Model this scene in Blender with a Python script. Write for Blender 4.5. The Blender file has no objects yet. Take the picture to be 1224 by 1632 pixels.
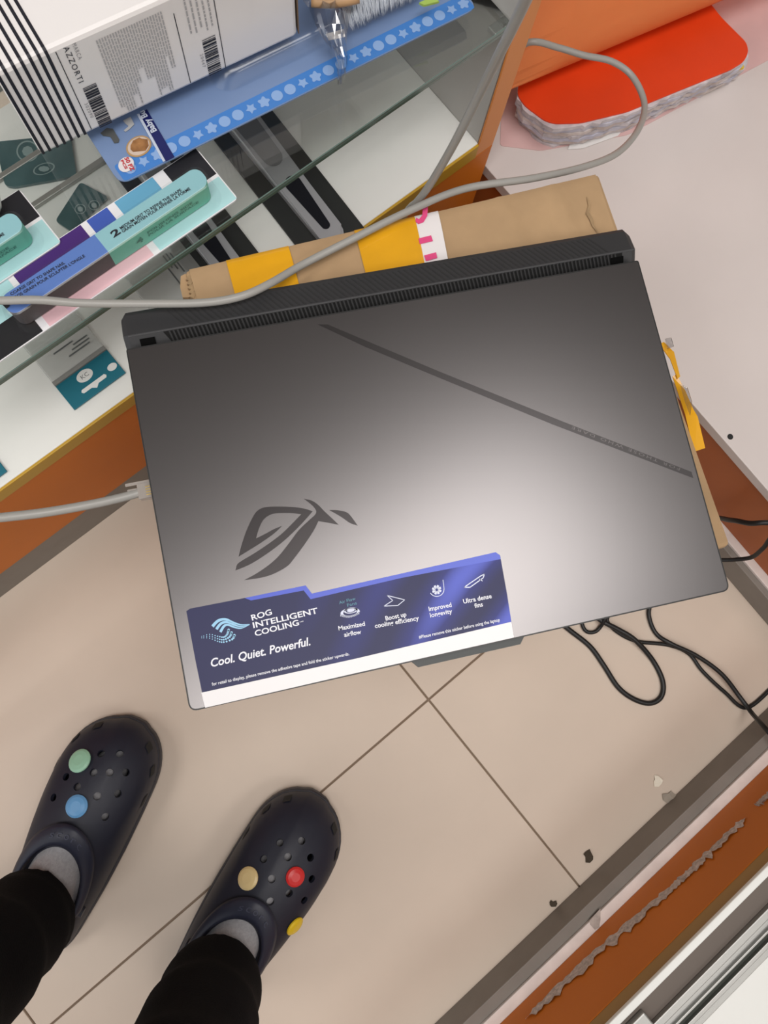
import bpy, bmesh, math, random
from mathutils import Vector, Matrix
from mathutils.bvhtree import BVHTree
random.seed(7)
S = bpy.context.scene
COL = S.collection
# ---------------------------------------------------------------- camera
H = 1.02                    # lens height above the floor
F = 1226.0                  # focal length in pixels of the 1224 x 1632 frame
R = ((0.770895560550742, 0.6325066820743764, -0.07520194049637406),
     (-0.6173616342873827, 0.7710112521250616, 0.15622503514655359),
     (0.15679492094186875, -0.0740063931549681, 0.984854510341006))
cd = bpy.data.cameras.new('camera')
cam = bpy.data.objects.new('camera', cd); COL.objects.link(cam)
right = Vector((R[0][0], -R[0][1], -R[0][2]))
down = Vector((R[1][0], -R[1][1], -R[1][2]))
fwd = Vector((R[2][0], -R[2][1], -R[2][2]))
m3 = Matrix((right, -down, -fwd)).transposed()
cam.matrix_world = Matrix.Translation((0, 0, H)) @ m3.to_4x4()
cd.sensor_fit = 'VERTICAL'; cd.sensor_height = 36.0; cd.lens = F / 1632 * 36
cd.clip_start = 0.02
S.camera = cam
# ---------------------------------------------------------------- world, lamps, exposure
w = bpy.data.worlds.new('world'); S.world = w; w.use_nodes = True
w.node_tree.nodes['Background'].inputs[0].default_value = (0.93, 0.96, 1.0, 1)
w.node_tree.nodes['Background'].inputs[1].default_value = 1.0
def area(name, loc, size, power, color, aim=(0, 0, 0)):
    l = bpy.data.lights.new(name, 'AREA'); l.shape = 'RECTANGLE'; l.size, l.size_y = size
    l.energy = power; l.color = color
    o = bpy.data.objects.new(name, l); COL.objects.link(o); o.location = loc
    o.rotation_euler = (Vector(aim) - Vector(loc)).to_track_quat('-Z', 'Y').to_euler()
    return o
area('ceiling_or_fill_lamp', (0.14, -0.22, 2.66), (1.8, 0.75), 34, (1.0, 0.965, 0.935), (0.14, -0.22, 0))
area('ceiling_or_fill_lamp', (0.30, -1.75, 2.66), (1.2, 0.6), 14, (1.0, 0.97, 0.94), (0.3, -1.75, 0))  # unseen fill lamp, added to brighten the left counter and carton fronts
area('ceiling_or_fill_lamp', (-1.55, -0.45, 2.66), (1.2, 0.6), 15, (1.0, 0.97, 0.94), (-1.55, -0.45, 0))  # added behind the person as general fill, no such lamp known
area('ceiling_or_fill_lamp', (-1.75, 0.85, 2.66), (1.2, 0.6), 22, (1.0, 0.97, 0.94), (-1.75, 0.85, 0))  # extra fill, added to lift the right counter's orange face
S.view_settings.view_transform = 'Standard'; S.view_settings.look = 'None'
S.view_settings.exposure = -0.06; S.view_settings.gamma = 1.0
S.view_settings.use_curve_mapping = False

# ---------------------------------------------------------------- photo pixel -> point on a plane of the place
def ray(px):
    x, y = (px[0] - 612) / F, (px[1] - 816) / F
    d = [R[0][i] * x + R[1][i] * y + R[2][i] for i in range(3)]
    return Vector((d[0], -d[1], -d[2]))
def P(px, z):
    d = ray(px); t = (z - H) / d.z; return Vector((d.x * t, d.y * t, z))
def PY(px, Y):
    d = ray(px); t = Y / d.y; return Vector((d.x * t, Y, H + d.z * t))
def PX(px, X):
    d = ray(px); t = X / d.x; return Vector((X, d.y * t, H + d.z * t))

# ---------------------------------------------------------------- materials
MATS = {}
def mat(name, col, rough=0.5, metal=0.0, spec=0.5, noise=0.0, scale=40, bump=0.0, bscale=200, alpha=1.0, trans=0.0, coat=0.0, ior=1.45, col2=None):
    if name in MATS: return MATS[name]
    m = bpy.data.materials.new(name); m.use_nodes = True; MATS[name] = m
    nt = m.node_tree; b = nt.nodes['Principled BSDF']; N = nt.nodes; L = nt.links
    b.inputs['Base Color'].default_value = (*col, 1); b.inputs['Roughness'].default_value = rough
    b.inputs['Metallic'].default_value = metal; b.inputs['Specular IOR Level'].default_value = spec
    b.inputs['Alpha'].default_value = alpha; b.inputs['Transmission Weight'].default_value = trans
    b.inputs['Coat Weight'].default_value = coat; b.inputs['IOR'].default_value = ior
    if noise or bump:
        tc = N.new('ShaderNodeTexCoord')
    if noise:
        n = N.new('ShaderNodeTexNoise'); n.inputs['Scale'].default_value = scale; n.inputs['Detail'].default_value = 6
        L.new(tc.outputs['Object'], n.inputs['Vector'])
        r = N.new('ShaderNodeValToRGB'); r.color_ramp.elements[0].position = 0.3; r.color_ramp.elements[1].position = 0.7
        c2 = col2 or tuple(c * (1 - noise) for c in col)
        r.color_ramp.elements[0].color = (*c2, 1); r.color_ramp.elements[1].color = (*col, 1)
        L.new(n.outputs['Fac'], r.inputs['Fac']); L.new(r.outputs['Color'], b.inputs['Base Color'])
    if bump:
        n = N.new('ShaderNodeTexNoise'); n.inputs['Scale'].default_value = bscale; n.inputs['Detail'].default_value = 4
        L.new(tc.outputs['Object'], n.inputs['Vector'])
        bp = N.new('ShaderNodeBump'); bp.inputs['Strength'].default_value = bump; bp.inputs['Distance'].default_value = 0.002
        L.new(n.outputs['Fac'], bp.inputs['Height']); L.new(bp.outputs['Normal'], b.inputs['Normal'])
    return m
def thin_clear(name, tint=(1, 1, 1), gloss=0.08, rough=0.08, fres=True):
    if name in MATS: return MATS[name]
    m = bpy.data.materials.new(name); m.use_nodes = True; MATS[name] = m
    nt = m.node_tree; N = nt.nodes; L = nt.links; N.remove(N['Principled BSDF'])
    t = N.new('ShaderNodeBsdfTransparent'); t.inputs[0].default_value = (*tint, 1)
    g = N.new('ShaderNodeBsdfGlossy'); g.inputs['Roughness'].default_value = rough
    x = N.new('ShaderNodeMixShader'); f = N.new('ShaderNodeFresnel'); f.inputs[0].default_value = 1.45
    a = N.new('ShaderNodeMath'); a.operation = 'ADD'; a.inputs[1].default_value = gloss
    a.inputs[0].default_value = 0.0
    if fres: L.new(f.outputs[0], a.inputs[0])
    L.new(a.outputs[0], x.inputs[0])
    L.new(t.outputs[0], x.inputs[1]); L.new(g.outputs[0], x.inputs[2]); L.new(x.outputs[0], N['Material Output'].inputs[0])
    return m
M_tile = mat('tile', (0.66, 0.55, 0.455), 0.42, noise=0.10, scale=5, spec=0.4)
M_grout = mat('grout', (0.27, 0.20, 0.145), 0.9)
M_plinth = mat('plinth_grey', (0.23, 0.205, 0.18), 0.5, noise=0.12, scale=30)
M_orange = mat('orange_laminate', (0.64, 0.175, 0.014), 0.45, spec=0.22, noise=0.12, scale=7)
M_yellow = mat('ochre_edging', (0.50, 0.29, 0.02), 0.4)
M_white = mat('white_laminate', (0.80, 0.80, 0.77), 0.38, noise=0.03, scale=6)
M_desk = mat('pinkish_white_laminate', (0.69, 0.625, 0.605), 0.45, noise=0.05, scale=9)
M_edgewhite = mat('white_edge', (0.80, 0.72, 0.68), 0.55, noise=0.12, scale=60)
M_greypanel = mat('grey_panel', (0.44, 0.43, 0.41), 0.45)
M_taupe = mat('taupe_board', (0.155, 0.128, 0.110), 0.6, spec=.3)
M_alu = mat('aluminium', (0.42, 0.42, 0.405), 0.48, metal=1.0)
M_groove = mat('dark_groove', (0.05, 0.055, 0.045), 0.6)
M_hole = mat('dark_hole', (0.02, 0.02, 0.02), 0.8)
M_glass = thin_clear('glass', (0.955, 0.975, 0.965), 0.02, 0.02)
M_glassedge = mat('glass_edge', (0.07, 0.125, 0.105), 0.12, spec=0.6, coat=0.5)
M_card = mat('cardboard', (0.45, 0.295, 0.16), 0.85, noise=0.16, scale=26, bump=0.15, bscale=90)
M_cardin = mat('cardboard_fluting', (0.42, 0.28, 0.15), 0.9, noise=0.3, scale=80)
M_tape = mat('yellow_tape', (0.82, 0.40, 0.012), 0.28, noise=0.16, scale=18, coat=0.3)
M_wtape = mat('white_tape', (0.80, 0.76, 0.76), 0.3, coat=0.3)
M_pink = mat('magenta_print', (0.72, 0.07, 0.22), 0.4)
M_lid = mat('lid_metal', (0.175, 0.166, 0.167), 0.31, metal=1.0)
M_lidedge = mat('lid_edge', (0.02, 0.02, 0.02), 0.4)
M_logo = mat('logo_dark', (0.052, 0.048, 0.049), 0.34, metal=1.0)
M_slash = mat('slash_dark', (0.084, 0.079, 0.080), 0.34, metal=1.0)
M_body = mat('black_plastic', (0.022, 0.022, 0.023), 0.5, bump=0.05, bscale=900)
M_bodydk = mat('black_recess', (0.004, 0.004, 0.004), 0.8, spec=0.05)
M_bodygr = mat('grey_lip', (0.07, 0.075, 0.075), 0.45)
M_cable = mat('grey_cable', (0.33, 0.32, 0.30), 0.36)
M_plug = mat('clear_plug', (0.50, 0.45, 0.41), 0.15, trans=0.35, coat=0.5)
M_gold = mat('contact_gold', (0.8, 0.6, 0.25), 0.3, metal=1.0)
M_black = mat('black_cable', (0.012, 0.012, 0.012), 0.45)
M_red = mat('red_cover', (0.78, 0.055, 0.008), 0.35, noise=0.12, scale=12)
M_orsheet = mat('orange_sheet', (0.99, 0.36, 0.12), 0.5)
M_pages = mat('worn_pages', (0.62, 0.56, 0.58), 0.9, noise=0.35, scale=70)
M_pinkpaper = mat('pink_paper', (0.70, 0.46, 0.45), 0.85, noise=0.12, scale=20)
M_paper = mat('white_paper', (0.80, 0.78, 0.77), 0.5)
M_carton = mat('white_carton', (0.80, 0.77, 0.76), 0.30, coat=0.15)
M_ink = mat('black_ink', (0.012, 0.012, 0.02), 0.5)
M_greyink = mat('grey_ink', (0.30, 0.29, 0.30), 0.6)
M_navyclog = mat('navy_foam', (0.015, 0.017, 0.031), 0.5, bump=0.04, bscale=600)
M_sock = mat('grey_sock', (0.42, 0.41, 0.43), 0.95, bump=0.5, bscale=700, noise=0.2, scale=300)
M_trouser = mat('black_trouser', (0.0045, 0.0045, 0.006), 0.9, spec=0.15, bump=0.25, bscale=500)

# ---------------------------------------------------------------- builders
W = {}
def thing(name, label, cat, loc=(0, 0, 0), rz=0.0, group=None):
    o = bpy.data.objects.new(name, None); COL.objects.link(o); o.empty_display_size = 0.03
    o.location = loc; o.rotation_euler = (0, 0, rz); o['label'] = label; o['category'] = cat
    if group: o['group'] = group
    W[o] = Matrix.Translation(loc) @ Matrix.Rotation(rz, 4, 'Z')
    return o
def obj(name, bm, m, parent=None, world=True, smooth=False, label=None, kind=None):
    me = bpy.data.meshes.new(name)
    if isinstance(bm, bmesh.types.BMesh):
        bmesh.ops.recalc_face_normals(bm, faces=bm.faces); bm.to_mesh(me); bm.free()
    else: me = bm
    for mm in (m if isinstance(m, (list, tuple)) else [m]): me.materials.append(mm)
    o = bpy.data.objects.new(name, me); COL.objects.link(o)
    if smooth:
        for p in me.polygons: p.use_smooth = True
    if parent:
        o.parent = parent
        wm = W.get(parent, Matrix.Identity(4)); W[o] = wm
        if world: me.transform(wm.inverted())
    else: W[o] = Matrix.Identity(4)
    if label: o['label'] = label
    if kind: o['kind'] = kind
    return o
def tag(o, label, cat, group=None):
    o['label'] = label; o['category'] = cat
    if group: o['group'] = group
    return o
def base_at(o, loc):
    """put the origin of a single-mesh thing at loc"""
    o.data.transform(Matrix.Translation(-Vector(loc))); o.location = loc; return o
def bm_box(bm, x0, x1, y0, y1, z0, z1, bev=0.0, M=None, mi=0):
    r = bmesh.ops.create_cube(bm, size=1)
    vs = r['verts']
    for v in vs:
        v.co = Vector(((x0 + x1) / 2 + v.co.x * (x1 - x0), (y0 + y1) / 2 + v.co.y * (y1 - y0), (z0 + z1) / 2 + v.co.z * (z1 - z0)))
    if bev:
        es = list({e for v in vs for e in v.link_edges})
        r = bmesh.ops.bevel(bm, geom=es, offset=bev, segments=2, affect='EDGES', profile=0.5)
        vs = list({v for f in r['faces'] for v in f.verts} | {v for v in vs if v.is_valid})
    if M is not None:
        for v in vs: v.co = M @ v.co
    for f in {f for v in vs for f in v.link_faces}: f.material_index = mi
    return vs
def box(name, x0, x1, y0, y1, z0, z1, m, parent=None, bev=0.001, **k):
    bm = bmesh.new(); bm_box(bm, x0, x1, y0, y1, z0, z1, bev); return obj(name, bm, m, parent, **k)
def bm_prism(bm, pts, th, mi=0, n=None):
    """closed polygon of 3D points extruded down by th (along n)"""
    n = Vector(n) if n else Vector((0, 0, -1))
    top = [bm.verts.new(p) for p in pts]
    bot = [bm.verts.new(Vector(p) + n * th) for p in pts]
    fs = [bm.faces.new(top), bm.faces.new(bot[::-1])]
    for i in range(len(pts)):
        j = (i + 1) % len(pts); fs.append(bm.faces.new((top[i], bot[i], bot[j], top[j])))
    for f in fs: f.material_index = mi
    return fs
def prism(name, pts, th, m, parent=None, **k):
    n = k.pop('n', None)
    bm = bmesh.new(); bm_prism(bm, pts, th, 0, n); return obj(name, bm, m, parent, **k)
def pp(pxs, z): return [P(p, z) for p in pxs]
def rounded(pts, r, n=5):
    """round the corners of a planar polygon of Vectors"""
    out = []; N = len(pts)
    for i in range(N):
        a, b, c = pts[i - 1], pts[i], pts[(i + 1) % N]
        u = (a - b); v = (c - b); rr = min(r, u.length * .45, v.length * .45)
        p, q = b + u.normalized() * rr, b + v.normalized() * rr
        for k in range(n + 1):
            t = k / n; out.append((1 - t) ** 2 * p + 2 * t * (1 - t) * b + t * t * q)
    return out
def spline(pts, n=8):
    pts = [Vector(p) for p in pts]; out = []
    for i in range(len(pts) - 1):
        p0 = pts[max(i - 1, 0)]; p1 = pts[i]; p2 = pts[i + 1]; p3 = pts[min(i + 2, len(pts) - 1)]
        for k in range(n):
            t = k / n
            out.append(0.5 * ((2 * p1) + (p2 - p0) * t + (2 * p0 - 5 * p1 + 4 * p2 - p3) * t * t + (3 * p1 - p0 - 3 * p2 + p3) * t ** 3))
    out.append(pts[-1]); return out
def bm_tube(bm, path, r, n=10, cap=True):
    rings = []; up = Vector((0, 0, 1)); prev = None
    for i, p in enumerate(path):
        t = (path[min(i + 1, len(path) - 1)] - path[max(i - 1, 0)]).normalized()
        if prev is None:
            a = t.orthogonal().normalized()
        else:
            a = (prev - t * prev.dot(t)).normalized()
        prev = a; b = t.cross(a); rr = r(i / (len(path) - 1)) if callable(r) else r
        rings.append([bm.verts.new(p + (a * math.cos(2 * math.pi * k / n) + b * math.sin(2 * math.pi * k / n)) * rr) for k in range(n)])
    for A, B in zip(rings, rings[1:]):
        for k in range(n): bm.faces.new((A[k], A[(k + 1) % n], B[(k + 1) % n], B[k]))
    if cap: bm.faces.new(rings[0][::-1]); bm.faces.new(rings[-1])
def tube(name, pts, r, m, parent=None, n=8, **k):
    bm = bmesh.new(); bm_tube(bm, spline(pts, n), r); return obj(name, bm, m, parent, smooth=True, **k)
def ellipse(c, u, v, n=28): return [c + u * math.cos(2 * math.pi * i / n) + v * math.sin(2 * math.pi * i / n) for i in range(n)]
def text_mesh(s, shear=0.0, bold=0.0, spacing=1.0, align='LEFT'):
    cu = bpy.data.curves.new('t', 'FONT'); cu.body = s; cu.shear = shear; cu.offset = bold; cu.space_character = spacing
    cu.resolution_u = 3; cu.align_x = align
    o = bpy.data.objects.new('t', cu); COL.objects.link(o)
    dg = bpy.context.evaluated_depsgraph_get(); dg.update()
    me = bpy.data.meshes.new_from_object(o.evaluated_get(dg))
    bpy.data.objects.remove(o); bpy.data.curves.remove(cu); return me
def text_into(bm, s, o, ux, uy, h=1.0, **k):
    """lay text: origin o, baseline vector ux spanning the whole width, uy the cap height vector"""
    me = text_mesh(s, **k)
    if not me.vertices: return
    xs = [v.co.x for v in me.vertices]; x0, x1 = min(xs), max(xs)
    tb = bmesh.new(); tb.from_mesh(me)
    for v in tb.verts: v.co = Vector(o) + Vector(ux) * ((v.co.x - x0) / (x1 - x0)) + Vector(uy) * (v.co.y / 0.70)
    tb.to_mesh(me); tb.free(); bm.from_mesh(me); bpy.data.meshes.remove(me)
def text_px(bm, s, a, b, hpx, z, **k):
    """text whose baseline runs from photo pixel a to b on the level z; hpx = cap height in pixels"""
    A, B = P(a, z), P(b, z); d = B - A
    ppm = (Vector(b) - Vector(a)).length / d.length
    n = Vector((-d.y, d.x, 0)).normalized() * (hpx / ppm)
    text_into(bm, s, A, d, n, **k)
def dup(root, loc, label, rz=None):
    r = root.copy(); COL.objects.link(r); r.location = loc; r['label'] = label
    if rz is not None: r.rotation_euler = (0, 0, rz)
    for ch in list(root.children):
        c = ch.copy(); COL.objects.link(c); c.parent = r
        for g in list(ch.children):
            d = g.copy(); COL.objects.link(d); d.parent = c
    return r
def evaluated(o):
    dg = bpy.context.evaluated_depsgraph_get(); dg.update()
    return bpy.data.meshes.new_from_object(o.evaluated_get(dg))
def remeshed(bm, voxel, smooth=6):
    me = bpy.data.meshes.new('r'); bm.to_mesh(me); bm.free()
    o = bpy.data.objects.new('r', me); COL.objects.link(o)
    md = o.modifiers.new('a', 'REMESH'); md.mode = 'VOXEL'; md.voxel_size = voxel
    md = o.modifiers.new('b', 'SMOOTH'); md.iterations = smooth; md.factor = 0.5
    r = evaluated(o); bpy.data.objects.remove(o); return r

# ================================================================ SETTING
TS = 0.60
t0 = P((683, 1115), 0)
fl = box('floor', -3.0, 2.6, -2.3, 2.3, -0.03, -0.0035, M_grout, bev=0); fl['kind'] = 'structure'
tile_me = None
for i in range(-5, 5):
    for j in range(-4, 4):
        x, y = t0.x + i * TS, t0.y + j * TS
        if x + TS > 2.7 or y + TS > 2.4 or y < -2.5: continue
        if tile_me is None:
            o = box('tile', 0.0012, TS - 0.0012, 0.0012, TS - 0.0012, -0.010, 0.0, M_tile, fl, bev=0.0008, world=False); tile_me = o.data
        else:
            o = bpy.data.objects.new('tile', tile_me); COL.objects.link(o); o.parent = fl
        o.location = (x, y, 0)

M_wall = mat('wall_paint', (0.72, 0.70, 0.67), 0.8)
for nm, a_ in (('ceiling', (-3.0, 2.6, -2.3, 2.3, 2.70, 2.76)), ('wall_back', (2.6, 2.66, -2.3, 2.3, -.03, 2.76)), ('wall_left', (-3.0, 2.66, 2.3, 2.36, -.03, 2.76)), ('wall_right', (-3.0, 2.66, -2.36, -2.3, -.03, 2.76))):
    o_ = box(nm, *a_, mat('ceiling_paint', (.20, .195, .19), .9) if nm == 'ceiling' else M_wall, bev=0); o_['kind'] = 'structure'
for k_, (x_, y_) in enumerate(((0.14, -0.22), (0.30, -1.75), (-1.55, -0.45), (-1.75, 0.85))):
    t_ = thing('ceiling_or_fill_light', 'rectangular ceiling light panel, ' + ('over the laptop', 'added as unseen fill over the right counter', 'added as unseen fill behind the standing person', 'added as unseen fill over the left counter')[k_], 'lamp', (x_, y_, 2.68), 0, 'ceiling lights')  # panels after the first only house the added fill lamps
    bm = bmesh.new(); bm_box(bm, x_ - (.92 if k_ == 0 else .62), x_ + (.92 if k_ == 0 else .62), y_ - .40, y_ + .40, 2.668, 2.70, .002); obj('housing', bm, mat('ceiling_paint', (.2, .195, .19), .9), t_)
# ---------------------------------------------------------------- left display counter (open back of the showcase)
YF = 0.298; XL = -0.75; XP0, XP1 = 0.446, 0.472; ZS = 0.285; YB = 0.62
lc = thing('display_counter', 'low orange and white display counter with an open shelf, behind the laptop', 'counter', (0.0, 0.45, 0))
box('plinth', XL, XP1, YF, YB, 0.0, 0.080, M_plinth, lc)
box('front_panel', XL, XP1, YF - 0.001, YF + 0.017, 0.080, 0.263, M_orange, lc, label='vertical orange board below the shelf')
box('edge_strip', XL, XP0, YF - 0.002, YF + 0.015, 0.263, ZS, M_yellow, lc, label='ochre edging along the shelf front')
sh = box('shelf_board', XL, XP0, YF + 0.0005, YB, 0.263, ZS + 0.001, M_white, lc)
c = P((700, 270), ZS + 0.0012)
prism('cable_hole', ellipse(c, Vector((0.0028, 0, 0)), Vector((0, 0.0028, 0)), 16), 0.001, M_hole, sh)
sp = box('side_panel', XP0, XP1 - 0.001, YF + 0.0015, YB, 0.263, 0.76, M_greypanel, lc, label='grey laminate end panel')
box('edge_band', XP0, XP1, YF - 0.001, YF + 0.001, 0.263, 0.76, mat('orange_band', (0.70, 0.25, 0.055), 0.4), sp, label='orange edge band of the end panel')
box('outer_skin', XP1 - 0.001, XP1 + 0.0005, YF, YB, 0.263, 0.76, M_orange, sp)
for y_ in (.508, .552): box('track_rail', XL, XP0, y_, y_ + .006, ZS + .001, ZS + .006, M_alu, lc, bev=.0008)
# glass shelf
ZG = 0.4475
gs = thing('glass_shelf', 'clear glass shelf with a dark green edge, above the white shelf', 'shelf', (0.0, 0.40, ZG - 0.006))
box('pane', XL, XP0 - 0.002, YF + 0.0032, 0.50, ZG - 0.006, ZG, M_glass, gs, bev=0)
box('polished_edge', XL, XP0 - 0.002, YF + 0.0020, YF + 0.0032, ZG - 0.0065, ZG - .003, M_glassedge, gs, bev=0, label='dark green polished front edge')
box('bevelled_edge', XL, XP0 - 0.002, YF + 0.0022, YF + 0.0032, ZG - 0.003, ZG, mat('glass_edge_pale', (.12, .175, .155), .15, coat=.5), gs, bev=0)
bm = bmesh.new(); bm_box(bm, XP0 - 0.016, XP0, YF + 0.006, YF + 0.016, ZG - 0.012, ZG - 0.0062, 0.001)
obj('shelf_pin', bm, M_alu, lc)

# ---------------------------------------------------------------- desk at the end of the walkway
XD = 0.486
ZD = PX((1150, 697), XD).z
dk = thing('desk', 'pinkish white desk top on a dark orange front, at the right', 'desk', (0.95, 0.0, 0))
box('plinth', 0.4735, 1.5, -1.0, YF - 0.004, 0.0, 0.050, M_plinth, dk)
box('plinth_ledge', 0.481, 1.5, -1.0, YF - 0.004, 0.050, 0.056, M_edgewhite, dk, label='chipped whitish ledge on the plinth')
box('front_panel', XD + 0.006, 1.5, -1.0, YB, 0.056, ZD - 0.016, mat('burnt_orange_laminate', (0.45, 0.115, 0.022), 0.45, noise=0.15, scale=6), dk, label='burnt orange front board')
dt = box('top_board', XD, 1.5, -1.0, 0.95, ZD - 0.016, ZD, M_desk, dk)
c = P((1164, 696), ZD + 0.0003)
prism('screw_hole', ellipse(c, Vector((0.0034, 0, 0)), Vector((0, 0.0034, 0)), 16), 0.0004, M_hole, dt)

# ---------------------------------------------------------------- right display counter
YR = -0.478
ZT = PY((1224, 1378), YR).z
rc = thing('display_counter', 'low orange display counter with aluminium sliding track, at the lower right', 'counter', (0.0, -0.7, 0))
XR0, XR1 = -1.2, 0.466
yl = P((1000, 1406), 0.050).y
box('plinth', XR0, XR1, -1.1, -0.4520, 0.0, 0.050, M_plinth, rc)
lg = box('plinth_ledge', XR0, XR1, -1.1, yl, 0.050, 0.0555, M_edgewhite, rc, label='white ledge with chipped edge on the plinth')
fp = box('front_panel', XR0, XR1, -1.1, YR, 0.0555, PY((1224, 1348), YR).z, M_orange, rc, label='vertical orange board with torn adhesive residue')
box('edge_strip', XR0, XR1, -1.1, YR - 0.0003, PY((1224, 1348), YR).z, ZT - 0.003, mat('dull_ochre', (0.36, 0.20, 0.045), 0.45), rc, label='dull ochre edging')
def yy(v): return P((1224, v), ZT).y
box('rim_strip', XR0, XR1, yy(1394), YR + 0.0010, ZT - 0.003, ZT + 0.0030, M_white, rc, bev=0.0012, label='white rim strip')
box('sill_board', XR0, XR1, -1.1, yy(1393), ZT - 0.006, ZT - 0.001, M_taupe, rc, label='taupe grey sill board')
bm = bmesh.new()
a0, a1, a2, a3, a4, a5 = yy(1440), yy(1458), yy(1474), yy(1492), yy(1503), yy(1520)
bm_box(bm, XR0, XR1, a1, a0, ZT - 0.001, ZT + 0.006, 0.001); bm_box(bm, XR0, XR1, a2, a1, ZT - 0.001, ZT + 0.003, 0.0008)
bm_box(bm, XR0, XR1, a2 - 0.002, a2 + 0.0005, ZT - 0.001, ZT + 0.0065, 0.0006); bm_box(bm, XR0, XR1, a4, a3, ZT - 0.001, ZT + 0.0065, 0.0008)
bm_box(bm, XR0, XR1, a5, a4, ZT - 0.001, ZT + 0.004, 0.0008)
tk = obj('sliding_track', bm, M_alu, rc)
box('track_groove', XR0, XR1, a3, a2 - 0.002, ZT - 0.001, ZT + 0.0012, M_groove, tk, bev=0)
box('showcase_floor', XR0, XR1, -1.1, a5, ZT - 0.001, ZT + 0.002, M_white, rc, label='white bottom board of the showcase')
e0, e1 = P((985, 1632), ZT).x, P((1012, 1575), ZT).x
br = box('track_end_bracket', -0.35, P((1008, 1590), ZT).x, yy(1450), yy(1405), ZT - 0.001, ZT + 0.008, M_alu, rc, bev=0.0015)
# torn adhesive residue on the orange board
def residue(path, wid, seed):
    rnd = random.Random(seed); bm = bmesh.new(); top = []; bot = []
    N = 90; pts = spline([PY(p, YR) for p in path], max(2, N // (len(path) - 1)))
    for i, p in enumerate(pts):
        e = min(1, i / 5, (len(pts) - 1 - i) / 5)
        wv = wid * (0.55 + 0.75 * rnd.random()) * max(e, .1)
        y = YR + 0.0006 + 0.0016 * rnd.random()
        top.append(bm.verts.new((p.x, y, p.z + wv * (0.3 + 0.6 * rnd.random())))); bot.append(bm.verts.new((p.x, YR + 0.0004, p.z - wv * 0.5)))
    for i in range(len(pts) - 1): bm.faces.new((top[i], top[i + 1], bot[i + 1], bot[i]))
    return obj('adhesive_residue', bm, mat('residue', (0.74, 0.63, 0.58), 0.8, noise=0.45, scale=240, bump=0.6, bscale=500), fp)
residue([(838, 1625), (950, 1520), (1060, 1425), (1120, 1370), (1190, 1303)], 0.0150, 3)
residue([(1206, 1285), (1216, 1275), (1230, 1262)], 0.012, 5)
# tape scrap folded over the ledge
z = 0.0562
bm = bmesh.new(); bm_prism(bm, pp([(939, 1468), (957, 1448), (957, 1466), (955, 1478), (948, 1482), (941, 1474)], z), 0.0006)
obj('tape_scrap', bm, mat('dusty_tape', (0.50, 0.44, 0.40), 0.5, noise=0.3, scale=150), lg)

# ================================================================ CARDBOARD BOX UNDER THE LAPTOP
ZB = 0.4395
bl, brr, rf = P((293, 430), ZB), P((955, 275), ZB), P((1170, 868), ZB)
ang = math.atan2(brr.y - bl.y, brr.x - bl.x)
ux = Vector((math.cos(ang), math.sin(ang), 0)); uy = Vector((-ux.y, ux.x, 0))
bw = (brr - bl).length; bd = -(rf - brr).dot(uy)
bc = bl + ux * bw / 2 - uy * bd / 2; bc.z = 0
bx = thing('cardboard_box', 'brown cardboard box with yellow tape standing on the floor under the laptop', 'box', bc, ang)
def bxp(px, z=ZB):
    q = W[bx].inverted() @ P(px, z); return q
hw, hd = bw / 2, bd / 2
bm = bmesh.new(); bm_box(bm, -hw, hw, -hd, hd, 0.0, ZB, 0.004)
top_edges = [e for e in bm.edges]
obj('carton', bm, M_card, bx, world=False)
def local_prism(name, loc, th, m, parent, n=None, **k): return prism(name, [Vector(p) for p in loc], th, m, parent, world=False, n=n, **k)
# top flap seam: slightly raised flap sheet with rounded rear lip and creases
bm = bmesh.new()
xs = [-hw + 0.004 + i * (2 * hw - 0.008) / 60 for i in range(61)]; ys = [hd - 0.001, hd - 0.004, hd - 0.010, hd - 0.018, hd - 0.03, hd - 0.05, hd - 0.08, hd - 0.16]
rnd = random.Random(2); grid = []
crs = [bxp((800, 330)).x, bxp((880, 310)).x]
for x in xs:
    row = []
    for k, y in enumerate(ys):
        zz = ZB + [0.0001, 0.0012, 0.0016, 0.0013, 0.0008, 0.0006, 0.0005, 0.0002][k]
        for cx in crs:
            zz += 0.0022 * math.exp(-((x + (y - hd) * 0.12 - cx) / 0.004) ** 2) * (1 if y < hd - 0.006 else .4)
        row.append(bm.verts.new((x, y, zz + 0.0002 * rnd.random())))
    grid.append(row)
for A, B in zip(grid, grid[1:]):
    for k in range(len(ys) - 1): bm.faces.new((A[k], A[k + 1], B[k + 1], B[k]))
obj('top_flap', bm, M_card, bx, world=False, smooth=True)
def strip(name, pxs, m, up=0.0022, back=True, label=None):
    """tape across the top and down the rear side: rear-left, rear-right, front-right, front-left pixels"""
    q = [bxp(p) for p in pxs]
    bm = bmesh.new(); rows = []
    xl0, xr0, xr1, xl1 = q[0].x, q[1].x, q[2].x, q[3].x
    y1 = min(q[2].y, q[3].y)
    prof = [(hd + 0.0012, ZB - 0.08, 0), (hd + 0.0012, ZB - 0.003, 0), (hd - 0.001, ZB + 0.0012, 0), (hd - 0.005, ZB + up, .1), (hd - 0.012, ZB + up + .0003, .25), (hd - 0.02, ZB + up, .4), (y1, ZB + 0.0018, 1)]
    for (y, zz, t) in prof:
        rows.append([bm.verts.new((xl0 + (xl1 - xl0) * t + (xr0 + (xr1 - xr0) * t - xl0 - (xl1 - xl0) * t) * k / 6, y, zz)) for k in range(7)])
    for A, B in zip(rows, rows[1:]):
        for k in range(6): bm.faces.new((A[k], A[k + 1], B[k + 1], B[k]))
    return obj(name, bm, m, bx, world=False, smooth=True, label=label)
strip('packing_tape', [(358, 408), (457, 384), (477, 456), (374, 468)], M_tape)
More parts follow.
